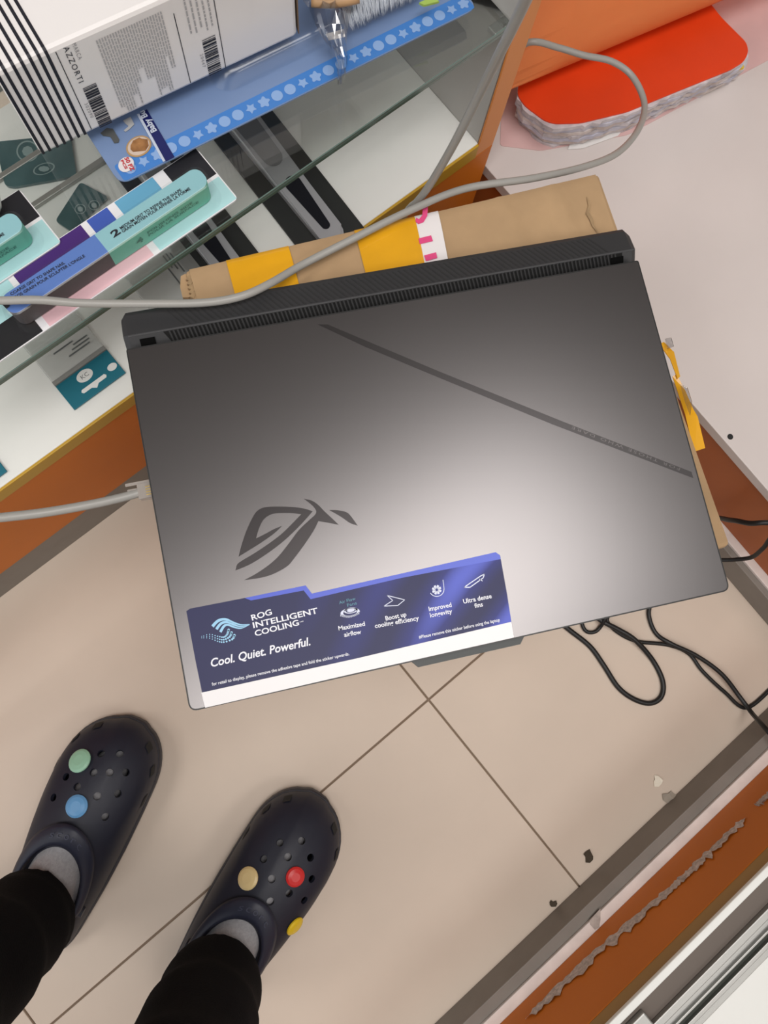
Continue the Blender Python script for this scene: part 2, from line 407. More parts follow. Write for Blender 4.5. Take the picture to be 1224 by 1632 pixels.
strip('packing_tape', [(560, 355), (655, 330), (677, 425), (583, 440)], M_tape, up=0.0026)
wt = strip('printed_tape', [(640, 340), (692, 320), (714, 418), (660, 424)], M_wtape, up=0.0022, label='white tape with magenta letters')
bm = bmesh.new(); z = ZB + 0.0031
hook = [(674, 329), (682, 330), (681, 344), (675, 354), (667, 357), (662, 353), (663, 347), (668, 349), (673, 343)]
for pl in (hook, [(667, 380), (687, 375), (690, 384), (669, 389)], [(676, 407), (695, 402), (697, 411), (679, 416)]):
    bm_prism(bm, pp(pl, z), 0.0002)
obj('lettering', bm, M_pink, wt)
# torn corner at the left, with fluting
bm = bmesh.new(); rnd = random.Random(4)
base = [(288, 440), (296, 436), (303, 450), (312, 470), (300, 474), (291, 474), (287, 458)]
bm_prism(bm, pp(base, ZB - 0.004), 0.03)
obj('torn_flap', bm, M_card, bx)
bm = bmesh.new()
for k in range(5):
    a = P((301 + k * 1.6, 442 + k * 7), ZB - 0.0005); bm_prism(bm, [a + Vector((dx, dy, 0.001 * rnd.random())) for dx, dy in ((-.003, 0), (.0015, .002), (.003, -.001), (-.001, -.003))], 0.006)
obj('torn_fluting', bm, M_cardin, bx)
# crack in the flap near the right end
ck = [bxp(p) for p in [(934, 316), (938, 330), (935, 342), (941, 352), (944, 362), (952, 374)]]
bm = bmesh.new(); vs0 = []; vs1 = []
for i, q in enumerate(ck):
    d = 0.0012 * math.sin(math.pi * i / (len(ck) - 1)) + 0.0003
    vs0.append(bm.verts.new((q.x - d, q.y, ZB + 0.0024))); vs1.append(bm.verts.new((q.x + d, q.y, ZB + 0.0024)))
for i in range(len(ck) - 1): bm.faces.new((vs0[i], vs0[i + 1], vs1[i + 1], vs1[i]))
obj('split', bm, M_cardin, bx, world=False)
# loose ragged tape along the right side of the box
def scrap(name, pxs, z, m, th=0.0006, bump=0.003, seed=1):
    rnd = random.Random(seed)
    bm = bmesh.new(); vs = [P(p, z + bump * rnd.random()) for p in pxs]
    bm_prism(bm, vs, th); bmesh.ops.triangulate(bm, faces=[f for f in bm.faces if len(f.verts) > 4])
    return obj(name, bm, m, bx)
scrap('loose_tape', [(1050, 548), (1058, 545), (1066, 552), (1060, 558), (1074, 560), (1084, 600), (1080, 604), (1068, 572)], ZB - 0.002, M_tape, seed=2)
scrap('loose_tape', [(1072, 600), (1078, 596), (1092, 622), (1104, 650), (1112, 664), (1124, 714), (1106, 720), (1092, 660)], ZB - 0.003, M_tape, seed=3)
M_clr = thin_clear('cellophane', (0.92, 0.92, 0.93), 0.16, 0.10)
scrap('clear_tape', [(1060, 540), (1070, 538), (1074, 552), (1064, 556)], ZB + 0.002, M_clr, bump=0.006, seed=4)
scrap('clear_tape', [(1084, 612), (1096, 618), (1103, 640), (1100, 662), (1092, 640)], ZB + 0.001, M_clr, bump=0.006, seed=5)

# ================================================================ LAPTOP
ZL = 0.4702
cor = [P(p, ZL) for p in [(200, 557), (1020, 414), (1161, 942), (303, 1134)]]
lx = ((cor[1] - cor[0]) + (cor[2] - cor[3])).normalized(); la = math.atan2(lx.y, lx.x)
lcx = sum(cor, Vector()) / 4
lw = ((cor[1] - cor[0]).length + (cor[2] - cor[3]).length) / 2; ld = ((cor[0] - cor[3]).length + (cor[1] - cor[2]).length) / 2
LZ0 = 0.4418
lap = thing('laptop', 'closed dark grey gaming laptop lying on the cardboard box', 'laptop', (lcx.x, lcx.y, LZ0), la)
LI = W[lap].inverted()
def lp(px, z=ZL): return LI @ P(px, z)
a, b = lw / 2, ld / 2
def rrect(x0, x1, y0, y1, rs, z):
    pts = [Vector((x0, y0, z)), Vector((x1, y0, z)), Vector((x1, y1, z)), Vector((x0, y1, z))]; out = []
    for i in range(4):
        p, q, s = pts[i - 1], pts[i], pts[(i + 1) % 4]; r = rs[i]
        A, B = q + (p - q).normalized() * r, q + (s - q).normalized() * r
        out += [(1 - t) ** 2 * A + 2 * t * (1 - t) * q + t * t * B for t in [k / 6 for k in range(7)]]
    return out
zt = ZL - LZ0
bm = bmesh.new(); bm_prism(bm, rrect(-a, a, -b, b, (.006, .006, .002, .002), zt), 0.0065)
lid = obj('lid', bm, [M_lid, M_lidedge], lap, world=False)
bmv = bmesh.new(); bmv.from_mesh(lid.data)
for f in bmv.faces: f.material_index = 0 if f.normal.z > 0.5 else 1
tf = [f for f in bmv.faces if f.normal.z > .5]; r_ = bmesh.ops.inset_region(bmv, faces=tf, thickness=.0010, depth=0)
for f in r_['faces']: f.material_index = 1
bmv.to_mesh(lid.data); bmv.free()
bm = bmesh.new(); bm_prism(bm, rrect(-a + .0015, a - .0015, -b + .001, b, (.006, .006, .002, .002), zt - 0.0072), zt - 0.0072 - 0.0015)
base = obj('base', bm, M_body, lap, world=False)
for sx, sy in ((-.8, -.85), (.8, -.85), (-.8, .85), (.8, .85)):
    bm = bmesh.new(); bm_box(bm, sx * a - .02, sx * a + .02, sy * b - .005, sy * b + .005, -0.0008, 0.002, 0.0006)
    obj('rubber_foot', bm, M_bodydk, base, world=False)
# front lip
q0, q1 = lp((654, 1056), ZL - .009), lp((838, 1016), ZL - .009)
bm = bmesh.new(); zl = zt - 0.0085
bm_prism(bm, [Vector((q0.x, -b + .001, zl)), Vector((q0.x + .005, -b - .0052, zl - .0008)), Vector((q1.x - .005, -b - .0052, zl - .0008)), Vector((q1.x, -b + .001, zl))], 0.006)
obj('front_lip', bm, M_bodygr, lap, world=False, label='grey opening lip at the front edge')
# rear exhaust block: prism along x of a profile in (y, z)
xl, xr = lp((193, 512), ZL - .010).x, lp((1013, 412), ZL - .010).x
yb = lp((600, 433), ZL - .012).y
def rearprism(x0, x1, prof, m, name, inset=0.0, parent=lap):
    bm = bmesh.new(); Ls = []
    for x, s in ((x0, 1), (x0 + inset, 0), (x1 - inset, 0), (x1, 1)) if inset else ((x0, 0), (x1, 0)):
        cy = sum(p[0] for p in prof) / len(prof); cz = sum(p[1] for p in prof) / len(prof)
        Ls.append([bm.verts.new((x, p[0] + (cy - p[0]) * .28 * s, p[1] + (cz - p[1]) * .25 * s)) for p in prof])
    for A, B in zip(Ls, Ls[1:]):
        for k in range(len(prof)): bm.faces.new((A[k], A[(k + 1) % len(prof)], B[(k + 1) % len(prof)], B[k]))
    bm.faces.new(Ls[0][::-1]); bm.faces.new(Ls[-1]); return obj(name, bm, m, parent, world=False)
yr = lp((600, 470), ZL - .008).y            # ridge between grille and rear strip
yv = b + 0.0005
rear = rearprism(xl, xr, [(b - .004, .003), (b - .004, zt - .0125), (yv + .001, zt - .0115), (yr - .0012, zt - .0052), (yr, zt - .0046), (yb - .003, zt - .0085), (yb, zt - .0105), (yb, .006), (yb - .006, .003)], mat('rear_plastic', (.030, .030, .032), .45), 'rear_block', inset=0.004)
bm = bmesh.new(); bm_box(bm, xl + .004, xr - .002, yr - .0012, yr + .0002, zt - .0050, zt - .0043, .0002); obj('ridge_highlight', bm, mat('ridge_highlight_grey', (.055, .055, .058), .4), rear, world=False)  # paler strip that paints a highlight along the ridge
# ribs on the rear strip
bm = bmesh.new(); rnd = random.Random(1)
n = 74; x = xl + .05
def strip_z(y): return zt - .0046 + (y - yr) / (yb - .003 - yr) * (-.0039)
for k in range(n):
    x = xl + .045 + (xr - xl - .065) * k / n
    y0, y1 = yr + .0012, yb - .004; dx = 0.011
    p = [(x, y0), (x + .0016, y0), (x + .0016 - dx, y1), (x - dx, y1)]
    vs = [bm.verts.new((X, Y, strip_z(Y) + .00016)) for X, Y in p]; vb = [bm.verts.new((X, Y, strip_z(Y) - .0004)) for X, Y in p]
    bm.faces.new(vs)
    for i in range(4): bm.faces.new((vs[i], vb[i], vb[(i + 1) % 4], vs[(i + 1) % 4]))
obj('strip_ribs', bm, M_body, rear, world=False, kind='stuff')
# grille: dark slot with fins
gx0, gx1 = lp((262, 535), ZL - .009).x, lp((990, 412), ZL - .009).x
def slope_z(y): return zt - .0115 + (y - (yv + .001)) / (yr - .0012 - yv - .001) * .0063
bm = bmesh.new(); y0, y1 = yv + .0012, yr - .0014
vs = [bm.verts.new((X, Y, slope_z(Y) + .00025)) for X, Y in ((gx0 + .006, y0), (gx1, y0), (gx1, y1), (gx0, y1))]; bm.faces.new(vs)
gr = obj('vent_grille', bm, mat('grille_black', (.007, .007, .007), .7, spec=.2), rear, world=False)
bm = bmesh.new(); n = 118
for k in range(n):
    x = gx0 + .006 + (gx1 - gx0 - .008) * k / n
    p = [(x, y0), (x + .0013, y0), (x + .0013 - .002, y1), (x - .002, y1)]
    vs = [bm.verts.new((X, Y, slope_z(Y) + .0010)) for X, Y in p]; vb = [bm.verts.new((X, Y, slope_z(Y) + .0002)) for X, Y in p]
    bm.faces.new(vs)
    for i in range(4): bm.faces.new((vs[i], vb[i], vb[(i + 1) % 4], vs[(i + 1) % 4]))
obj('vent_fins', bm, mat('fin_black', (0.014, 0.014, 0.015), 0.6), rear, world=False, kind='stuff')
for pa, pb in (((224, 544), (248, 540)), ((973, 422), (993, 418))):
    A, B = lp(pa, ZL - .009), lp(pb, ZL - .009)
    bm = bmesh.new(); vs = [bm.verts.new((X, Y, slope_z(Y) + .0013)) for X, Y in ((A.x, y0), (B.x, y0), (B.x, y0 + .0065), (A.x, y0 + .0065))]; bm.faces.new(vs)
    obj('hinge_recess', bm, M_bodydk, rear, world=False)
# lid graphics
zg = ZL + 0.00012
def lidpoly(bm, pxs, th=0.0002): bm_prism(bm, pp(pxs, zg), th)
def c1(l): return [(280 + x * .26144, 760 + y * .26144) for x, y in l]
bm = bmesh.new()
def smooth_closed(pts, keep):
    """Catmull-Rom through a closed polygon, corners in keep stay sharp"""
    out = []; n = len(pts)
    for i in range(n):
        p0, p1, p2, p3 = [Vector(pts[(i + k) % n]) for k in (-1, 0, 1, 2)]
        if i in keep: p0 = p1
        if (i + 1) % n in keep: p3 = p2
        for k in range(4):
            t = k / 4; out.append(0.5 * ((2 * p1) + (p2 - p0) * t + (2 * p0 - 5 * p1 + 4 * p2 - p3) * t * t + (3 * p1 - p0 - 3 * p2 + p3) * t ** 3))
    return [(p.x, p.y) for p in out]
e1_ = [(383, 487), (400, 420), (430, 330), (470, 245), (500, 205), (545, 185), (620, 181), (720, 184), (790, 195), (835, 210), (790, 262), (730, 325), (660, 390), (590, 445), (510, 500), (440, 540), (364, 571), (370, 545), (388, 521), (480, 465), (560, 412), (640, 352), (700, 295), (765, 228), (700, 221), (620, 222), (575, 232), (535, 262), (508, 315), (490, 375), (550, 345), (600, 318), (650, 298), (600, 345), (520, 402), (440, 452)]
e2_ = [(780, 133), (830, 145), (870, 172), (905, 208), (950, 250), (995, 293), (930, 280), (870, 270), (840, 330), (780, 420), (720, 500), (680, 545), (600, 590), (520, 615), (416, 630), (490, 590), (570, 535), (630, 480), (690, 405), (750, 325), (820, 258), (850, 230), (855, 205), (830, 172)]
e3_ = [(935, 202), (985, 203), (1040, 215), (1070, 242), (1110, 298), (1060, 280), (1010, 245)]
lidpoly(bm, c1(smooth_closed(e1_, {0, 9, 16, 17, 23, 29, 32}))); lidpoly(bm, c1(smooth_closed(e2_, {0, 5, 7, 14}))); lidpoly(bm, c1(smooth_closed(e3_, {0, 4})))
obj('emblem', bm, M_logo, lid, label='dark slanted eye emblem')
bm = bmesh.new(); lidpoly(bm, [(506, 517), (522, 517), (700, 592), (900, 673), (1102, 752), (1105, 762), (1000, 722), (880, 676), (690, 598), (580, 552)])
obj('slash_line', bm, M_slash, lid, label='thin dark diagonal line across the lid')
bm = bmesh.new()
A, B = P((1084, 746), zg + .0002), P((912, 679), zg + .0002); d = B - A
text_into(bm, 'FOR THOSE WHO DARE', A, d, Vector((-d.y, d.x, 0)).normalized() * 0.0022, spacing=1.35)
obj('lettering', bm, mat('slash_text', (0.17, 0.16, 0.16), 0.4, metal=1.0), lid)
# sticker
def sticker_mat():
    m = bpy.data.materials.new('sticker_print'); m.use_nodes = True; nt = m.node_tree; N = nt.nodes; L = nt.links; b = N['Principled BSDF']
    b.inputs['Roughness'].default_value = 0.45; b.inputs['Specular IOR Level'].default_value = 0.35
    tc = N.new('ShaderNodeTexCoord'); mp = N.new('ShaderNodeMapping'); mp.inputs['Rotation'].default_value = (0, 0, 0.75)
    L.new(tc.outputs['Object'], mp.inputs['Vector'])
    wv = N.new('ShaderNodeTexWave'); wv.inputs['Scale'].default_value = 7; wv.inputs['Distortion'].default_value = 5; wv.inputs['Detail'].default_value = 1.5; wv.inputs['Detail Scale'].default_value = 0.8
    L.new(mp.outputs[0], wv.inputs['Vector'])
    sx = N.new('ShaderNodeSeparateXYZ'); L.new(tc.outputs['Object'], sx.inputs[0])
    mr = N.new('ShaderNodeMapRange'); mr.inputs[1].default_value = -0.13; mr.inputs[2].default_value = 0.0; L.new(sx.outputs['X'], mr.inputs[0])
    mu = N.new('ShaderNodeMath'); mu.operation = 'MULTIPLY'; L.new(wv.outputs['Fac'], mu.inputs[0]); L.new(mr.outputs[0], mu.inputs[1])
    r = N.new('ShaderNodeValToRGB'); e = r.color_ramp.elements; e[0].position = 0.05; e[0].color = (0.020, 0.022, 0.085, 1); e[1].position = 1.0; e[1].color = (0.10, 0.13, 0.58, 1)
    k = r.color_ramp.elements.new(0.6); k.color = (0.028, 0.034, 0.19, 1)
    L.new(mu.outputs[0], r.inputs['Fac']); L.new(r.outputs[0], b.inputs['Base Color']); return m
M_stick = sticker_mat()
so = [(297, 974), (303, 970), (390, 953), (487, 933), (497, 946), (640, 914), (790, 880), (797, 885), (808, 946), (819, 1016), (570, 1072), (327, 1128), (311, 1050)]
bm = bmesh.new(); bm_prism(bm, pp(so, ZL + .0004), 0.0004)
st = obj('sticker', bm, M_stick, lap, label='blue printed information sticker on the lid')
zs = ZL + .00055
bm = bmesh.new(); bm_prism(bm, pp([(321, 1104), (570, 1049), (815, 991), (819, 1016), (570, 1072), (327, 1128)], zs), .0002)
obj('white_strip', bm, mat('strip_white', (0.86, 0.84, 0.85), 0.4), st, label='white adhesive strip')
bm = bmesh.new(); bm_prism(bm, pp([(390, 953), (487, 933), (497, 946), (640, 914), (790, 880), (797, 885), (798, 891), (640, 921), (495, 955), (484, 941), (400, 957)], zs), .0002)
obj('top_band', bm, mat('band_blue', (0.075, 0.115, 0.62), 0.35), st, label='bright blue band along the top edge')
zx = zs + .0001; M_stw = mat('sticker_white', (0.84, 0.85, 0.92), 0.4)
def tx(parent, m, t, a_, b_, h_, z_, **k):
    bm = bmesh.new(); text_px(bm, t, a_, b_, h_, z_, **k); return obj('lettering', bm, m, parent)
tx(st, M_stw, 'ROG', (402, 989), (434, 979), 9, zx, bold=.02)
tx(st, M_stw, 'INTELLIGENT', (404, 1001), (507, 977), 9, zx, bold=.02)
tx(st, M_stw, 'COOLING', (407, 1014), (477, 996), 9, zx, bold=.02)
tx(st, M_stw, '™', (478, 994), (484, 992), 3, zx)
tx(st, M_stw, 'Cool. Quiet. Powerful.', (337, 1063), (495, 1028), 13, zx, shear=.22, bold=.02)
tx(st, M_stw, 'for retail to display, please remove the adhesive tape and fold the sticker upwards.', (338, 1093), (557, 1044), 5, zx, bold=.012)
tx(st, M_stw, '#Please remove this sticker before using the laptop', (668, 1018), (797, 990), 5, zx, bold=.012)
for s, A, B in (('Maximized', (540, 1005), (582, 997)), ('airflow', (549, 1015), (576, 1010)), ('Boost up', (615, 989), (648, 982)), ('cooling efficiency', (598, 1001), (668, 988)),
                ('Improved', (684, 974), (720, 967)), ('longevity', (686, 984), (721, 977)), ('Ultra dense', (739, 962), (784, 953)), ('fins', (757, 969), (770, 966))):
    tx(st, M_stw, s, A, B, 7, zx, bold=.018)
tx(st, mat('sticker_teal', (.10, .30, .40), .4), 'Air Flow', (541, 963), (567, 956), 5, zx); tx(st, mat('sticker_teal', (.1, .3, .4), .4), 'Fans', (554, 967), (569, 963), 5, zx)
# icons: fan disc, arrow outline, small fan, heat pipe
bm = bmesh.new()
def px_ring(c, rx, ry, rot, w, n=32, arc=(0, 1)):
    o_, i_ = [], []
    for k in range(n + 1):
        t = 2 * math.pi * (arc[0] + (arc[1] - arc[0]) * k / n)
        for L_, q in ((o_, 1), (i_, 1 - w)):
            x, y = rx * q * math.cos(t), ry * q * math.sin(t)
            L_.append(bm.verts.new(P((c[0] + x * math.cos(rot) - y * math.sin(rot), c[1] + x * math.sin(rot) + y * math.cos(rot)), zx)))
    for k in range(n): bm.faces.new((o_[k], o_[k + 1], i_[k + 1], i_[k]))
def px_line(p, q, w):
    p, q = Vector(p), Vector(q); n = (q - p).orthogonal().normalized() * w / 2
    bm.faces.new([bm.verts.new(P(v, zx)) for v in (p + n, q + n, q - n, p - n)])
px_ring((558, 976), 15.5, 7, -.14, .28); px_ring((559, 973), 11, 4.6, -.14, .25); px_ring((559, 973), 6, 2.4, -.14, .95)
for k in range(13): px_line((543 + k * 2.4, 979 + 3.6 * math.sin(math.pi * k / 12) - k * .3), (543.2 + k * 2.4, 982.5 + 3.6 * math.sin(math.pi * k / 12) - k * .3), 1.1)
for p, q in (((617, 949), (645, 956)), ((617, 949), (626, 957)), ((626, 957), (612, 966)), ((612, 966), (634, 965)), ((634, 965), (645, 956))): px_line(p, q, 1.2)
for k in range(8):
    t = k * math.pi / 4; px_line((696 + 2.5 * math.cos(t), 940 + 2.5 * math.sin(t)), (696 + 7.5 * math.cos(t + .35), 940 + 7.5 * math.sin(t + .35)), 3.6)
px_ring((696, 940), 12, 11, 0, .1, arc=(-.02, .42)); px_line((708, 940), (706, 924), 1.0)
for p, q in (((744, 933), (766, 918)), ((749, 936), (770, 921)), ((766, 918), (772, 915)), ((772, 915), (770, 921)), ((740, 936), (744, 933)), ((740, 936), (749, 936)), ((764, 923), (769, 926))): px_line(p, q, 1.6)
obj('icons', bm, mat('sticker_icon', (0.70, 0.74, 0.90), 0.4), st)
# wave emblem: three swooshes and dots
bm = bmesh.new()
def c3(l): return [(300 + x * .1797, 940 + y * .1797) for x, y in l]
def ribbon(pts, ws):
    q = [Vector((p[0], p[1], 0)) for p in pts]; path = spline(q, 6); n = len(path); A, B = [], []
    for i, p in enumerate(path):
        t = (path[min(i + 1, n - 1)] - path[max(i - 1, 0)]).normalized(); nn = Vector((-t.y, t.x, 0)); f = i / (n - 1) * (len(ws) - 1); k = min(int(f), len(ws) - 2); wd = ws[k] + (ws[k + 1] - ws[k]) * (f - k)
        A.append(bm.verts.new(P((p + nn * wd / 2)[:2], zx))); B.append(bm.verts.new(P((p - nn * wd / 2)[:2], zx)))
    for i in range(n - 1): bm.faces.new((A[i], A[i + 1], B[i + 1], B[i]))
ribbon(c3([(215, 325), (265, 275), (330, 262), (400, 290), (470, 310), (545, 305)]), [5, 4.5, 4, 3, 2, .4])
ribbon(c3([(250, 350), (290, 300), (345, 286), (410, 312), (470, 325), (545, 307)]), [4.5, 4.2, 3.6, 2.8, 2, .4])
ribbon(c3([(285, 375), (315, 325), (350, 310), (410, 332), (470, 340), (545, 309)]), [4.2, 4, 3.4, 2.6, 2, .4])
for r in range(3):
    arc = spline([Vector((x, y, 0)) for x, y in c3([(120, 412 + r * 8), (190, 395 + r * 17), (260, 412 + r * 22), (315, 420 + r * 22), (345 + r * 22, 395 + r * 22), (358 + r * 26, 355 + r * 24)])], 3)
    for i, p in enumerate(arc):
        rad = .5 + 1.7 * i / len(arc)
        bm.faces.new([bm.verts.new(P((p.x + rad * math.cos(k * math.pi / 4), p.y + rad * math.sin(k * math.pi / 4)), zx)) for k in range(8)])
obj('wave_emblem', bm, mat('sticker_cyan', (0.33, 0.62, 0.86), 0.4), st, label='light blue wave emblem')

# ================================================================ CABLES
ec = tube('network_cable', [P((-260, 510), .490), P((-160, 478), .486), P((-60, 477), .482), P((0, 479), .482), P((60, 478), .482), P((130, 483), .476), P((250, 484), .472), P((330, 482), .4715), P((385, 472), .4712), P((430, 452), .466), P((480, 423), .454), P((560, 382), .452), P((650, 337), .450), P((740, 301), .446), P((850, 284), .440), P((930, 266), .42), P((985, 243), .395), P((1018, 205), .37), P((1027, 165), .35), P((1008, 122), .345), P((975, 98), .35), P((930, 88), .355), P((890, 76), .36), P((845, 67), .372), Vector((.494, .335, .34)), Vector((.492, .42, .26)), Vector((.492, .50, ZD + .02)), Vector((.492, .62, ZD + .0065)), Vector((.492, .85, ZD + .005))], 0.0031, M_cable, n=8)
tag(ec, 'grey network cable crossing the laptop rear and looping over the red notebook', 'cable')
vc = tube('network_cable', [Vector((.497, .64, .45)), Vector((.494, .60, .70)), Vector((.478, .575, .770)), Vector((.459, .555, .7735)), Vector((.440, .51, .766)), P((905, -170), .755), P((868, -70), .735), P((836, 4), .69), P((806, 66), .65), P((768, 142), .59), P((722, 232), .525), P((684, 296), .465), P((664, 322), .436), P((648, 338), .40), Vector((.285, .262, .30)), Vector((.275, .258, .1)), Vector((.270, .262, .02)), Vector((.24, .275, .0035)), Vector((.17, .285, .0035))], 0.0031, M_cable, n=8)
tag(vc, 'grey network cable hanging steeply in front of the end panel', 'cable')
pc = thing('network_cable', 'grey network cable with a clear plug in the left side of the laptop', 'cable', P((222, 786), .455))
pl_d = P((238, 781), .455) - P((216, 786), .455); pl_d.z = 0
d = Vector((lx.x, lx.y, 0)); e0_ = P((221, 785), .4545); A = e0_ - d * 0.004
tube('cord', [Vector((-.62, .10, .004)), Vector((-.50, .17, .05)), Vector((-.36, .22, .28)), P((-60, 830), .47), P((0, 825), .472), P((70, 817), .468), P((140, 805), .462), P((190, 794), .457), e0_ + d * .002], 0.0033, M_cable, pc, n=10)
Mp = Matrix.Translation(e0_) @ Matrix.Rotation(la, 4, 'Z')
bm = bmesh.new(); bm_box(bm, 0, .0112, -.0060, .0060, -.0040, .0040, .0008, Mp); bm_box(bm, -.0075, .0002, -.0032, .0032, -.0028, .0028, .0008, Mp)
pg = obj('plug', bm, M_plug, pc, label='clear plastic plug')
bm = bmesh.new(); bm_box(bm, -.008, .010, .0052, .0075, .002, .0035, .0004, Mp); obj('latch', bm, M_plug, pg)
bm = bmesh.new()
for k in range(4): bm_box(bm, .006, .0105, -.004 + k * .002, -.0032 + k * .002, .0040, .0044, 0, Mp)
obj('contacts', bm, M_gold, pg)
# black power leads
zf = 0.0034
k1 = tube('power_cable', [P((1300, 836), ZD + .004), P((1224, 833), ZD + .004), P((1195, 834), .19), P((1165, 829), .16), P((1130, 830), .09), P((1090, 880), .02), P((1050, 930), zf), P((1036, 965), zf), P((1035, 985), zf), P((1046, 1010), zf), P((1070, 1026), zf + .0065), P((1110, 1045), zf + .0065), P((1150, 1074), zf + .0065), P((1180, 1112), zf + .0065), P((1198, 1136), .020), P((1212, 1152), .050), P((1226, 1168), .064), P((1250, 1196), .070)], 0.0030, M_black, n=8)
tag(k1, 'thin black cable coming over the desk edge and running down to the floor corner', 'cable')
k2 = tube('power_cable', [P((1300, 880), ZD + .006), P((1242, 850), ZD + .006), P((1216, 874), .17), P((1198, 888), .14), P((1170, 892), .12), P((1130, 895), .10), P((1080, 915), .06), P((1030, 942), .03), P((1000, 960), .012), P((975, 976), zf), P((968, 990), zf), P((985, 1008), zf), P((1015, 1022), zf), P((1065, 1028), zf), P((1098, 1042), zf), P((1120, 1070), zf), P((1155, 1103), zf), P((1190, 1128), zf), Vector((.425, -.436, zf)), Vector((.452, -.440, zf))], 0.0026, M_black, n=8)
tag(k2, 'thin black cable bent over the plinth ledge and lying along the floor', 'cable')
k3 = tube('power_cable', [P((850, 950), zf), P((880, 980), zf), P((905, 1002), zf), P((940, 1030), zf), P((962, 1060), zf), P((985, 1095), zf), P((1010, 1114), zf), P((1036, 1121), zf), P((1054, 1110), zf), P((1056, 1085), zf), P((1040, 1052), zf), P((1012, 1020), zf + .007), P((985, 1003), zf + .007), P((965, 993), zf + .007), P((945, 980), zf + .004), P((920, 960), zf)], 0.0034, M_black, n=8)
tag(k3, 'thick black cable lying in a long narrow loop on the floor tiles', 'cable')
k4 = tube('power_cable', [P((925, 980), zf), P((929, 998), zf), P((936, 1007), zf), P((948, 1007), zf), P((957, 999), zf + .002), P((965, 985), zf + .012), P((975, 965), zf + .010)], 0.0026, M_black, n=8)
tag(k4, 'short black cable making a tiny curl beside the laptop front edge', 'cable')

# ================================================================ THINGS ON THE DESK
# pink sheet, worn register with red cover, curled orange sheet
sheet = [(770, 190), (800, 160), (1300, -120), (1330, 60), (1215, 150), (1000, 235), (850, 242), (796, 232)]
sh_ = prism('paper_sheet', rounded(pp([(800, 150), (830, -60), (1330, -160), (1330, 20), (1224, 96), (1000, 215), (862, 240), (797, 232)], ZD + .0008), .004), .0007, M_pinkpaper)
tag(sh_, 'pinkish sheet of paper lying under the worn red notebook', 'paper')
nb = thing('notebook', 'thick worn notebook with a bright red cover and frayed pages on the desk', 'notebook', P((1010, 180), ZD + .0018))
ZC = ZD + 0.044
outl = [(824, 150), (836, 168), (868, 192), (884, 197), (925, 196), (1000, 178), (1090, 141), (1165, 111), (1186, 98), (1193, 83), (1190, 68), (1150, 28), (1120, -10), (1000, -60), (840, 60)]
prism('cover', rounded(pp(outl, ZC), .006, 3), .0016, M_red, nb, label='bright red cover')
def shift(l, f, dx=0, dy=0): cx, cy = 1000, 80; return [(cx + (x - cx) * f + dx, cy + (y - cy) * f + dy) for x, y in l]
rnd = random.Random(12); N = 7
for k in range(N):
    f = k / (N - 1); zt_ = ZC - .0018 - (ZC - ZD - .0060) * f
    dens = []
    o2 = outl
    for i in range(len(o2)):
        A, B = Vector(o2[i]), Vector(o2[(i + 1) % len(o2)]); m_ = max(1, int((B - A).length / 9))
        for j in range(m_):
            q = A.lerp(B, j / m_); am = 4.5 if q.y > 60 else 0
            dens.append((q.x + rnd.uniform(-am, am) * .6 - 1.0 * f, q.y + rnd.uniform(-am * .3, am) + ((5 + 27 * f) if q.y > 60 else 0) * (1 - .55 * min(1, max(0, (q.x - 900) / 290)))))
    prism('page_block', pp(dens, zt_), (ZC - ZD - .0035) / (N - 1) * .8, mat('worn_pages_%d' % (k % 3), [(0.72, 0.67, 0.70), (0.62, 0.60, 0.66), (0.74, 0.67, 0.66)][k % 3], .9, noise=.22, scale=60, col2=[(.40, .36, .38), (.42, .41, .52), (.44, .36, .33)][k % 3]), nb)
bm = bmesh.new()
for c_, s_ in (((1178, 104), 8), ((998, 183), 6)):
    bm = bmesh.new(); bm_prism(bm, pp([(c_[0] - s_, c_[1] - s_ * .2), (c_[0] + s_ * .8, c_[1] - s_ * .8), (c_[0] + s_, c_[1] + s_ * .5), (c_[0] - s_ * .2, c_[1] + s_ * .7)], ZC - .010), .003); obj('yellow_tab', bm, mat('tab_yellow', (.70, .48, .05), .7), nb)
bm = bmesh.new(); bm_prism(bm, pp([(918, 206), (985, 190), (1000, 198), (985, 216), (930, 236), (905, 238)], ZD + .0016), .0006)
ob = obj('paper_scrap', bm, M_paper); tag(ob, 'torn white paper scrap lying on the desk below the red notebook', 'paper')
# curled sheet: half roll whose lower silhouette passes over the notebook
A, B = P((812, 158), ZC + .006), P((1190, -2), ZC + .006); ax = (B - A).normalized(); nrm = Vector((-ax.y, ax.x, 0)).normalized()
L1 = (B - A).length + 0.30; L0 = (0.512 - A.x) / ax.x + .004
prof_s = spline([Vector((d_, 0, h_)) for d_, h_ in ((.030, 0), (.008, .010), (0, .026), (.006, .050), (.030, .082), (.080, .112), (.16, .130), (.28, .134), (.42, .12))], 4)
bm = bmesh.new(); rows = []
for q in prof_s:
    off = nrm * q.x + Vector((0, 0, q.z - .004)); sk = q.x * .35
    rows.append([bm.verts.new(A + ax * (L0 + sk + (L1 - L0) * k / 8) + off) for k in range(9)])
for r0, r1 in zip(rows, rows[1:]):
    for k in range(8): bm.faces.new((r0[k], r0[k + 1], r1[k + 1], r1[k]))
bmesh.ops.solidify(bm, geom=bm.faces[:], thickness=0.0012)
os_ = obj('curled_sheet', bm, M_orsheet, smooth=True); tag(os_, 'large plain orange sheet curling up over the red notebook', 'sheet')

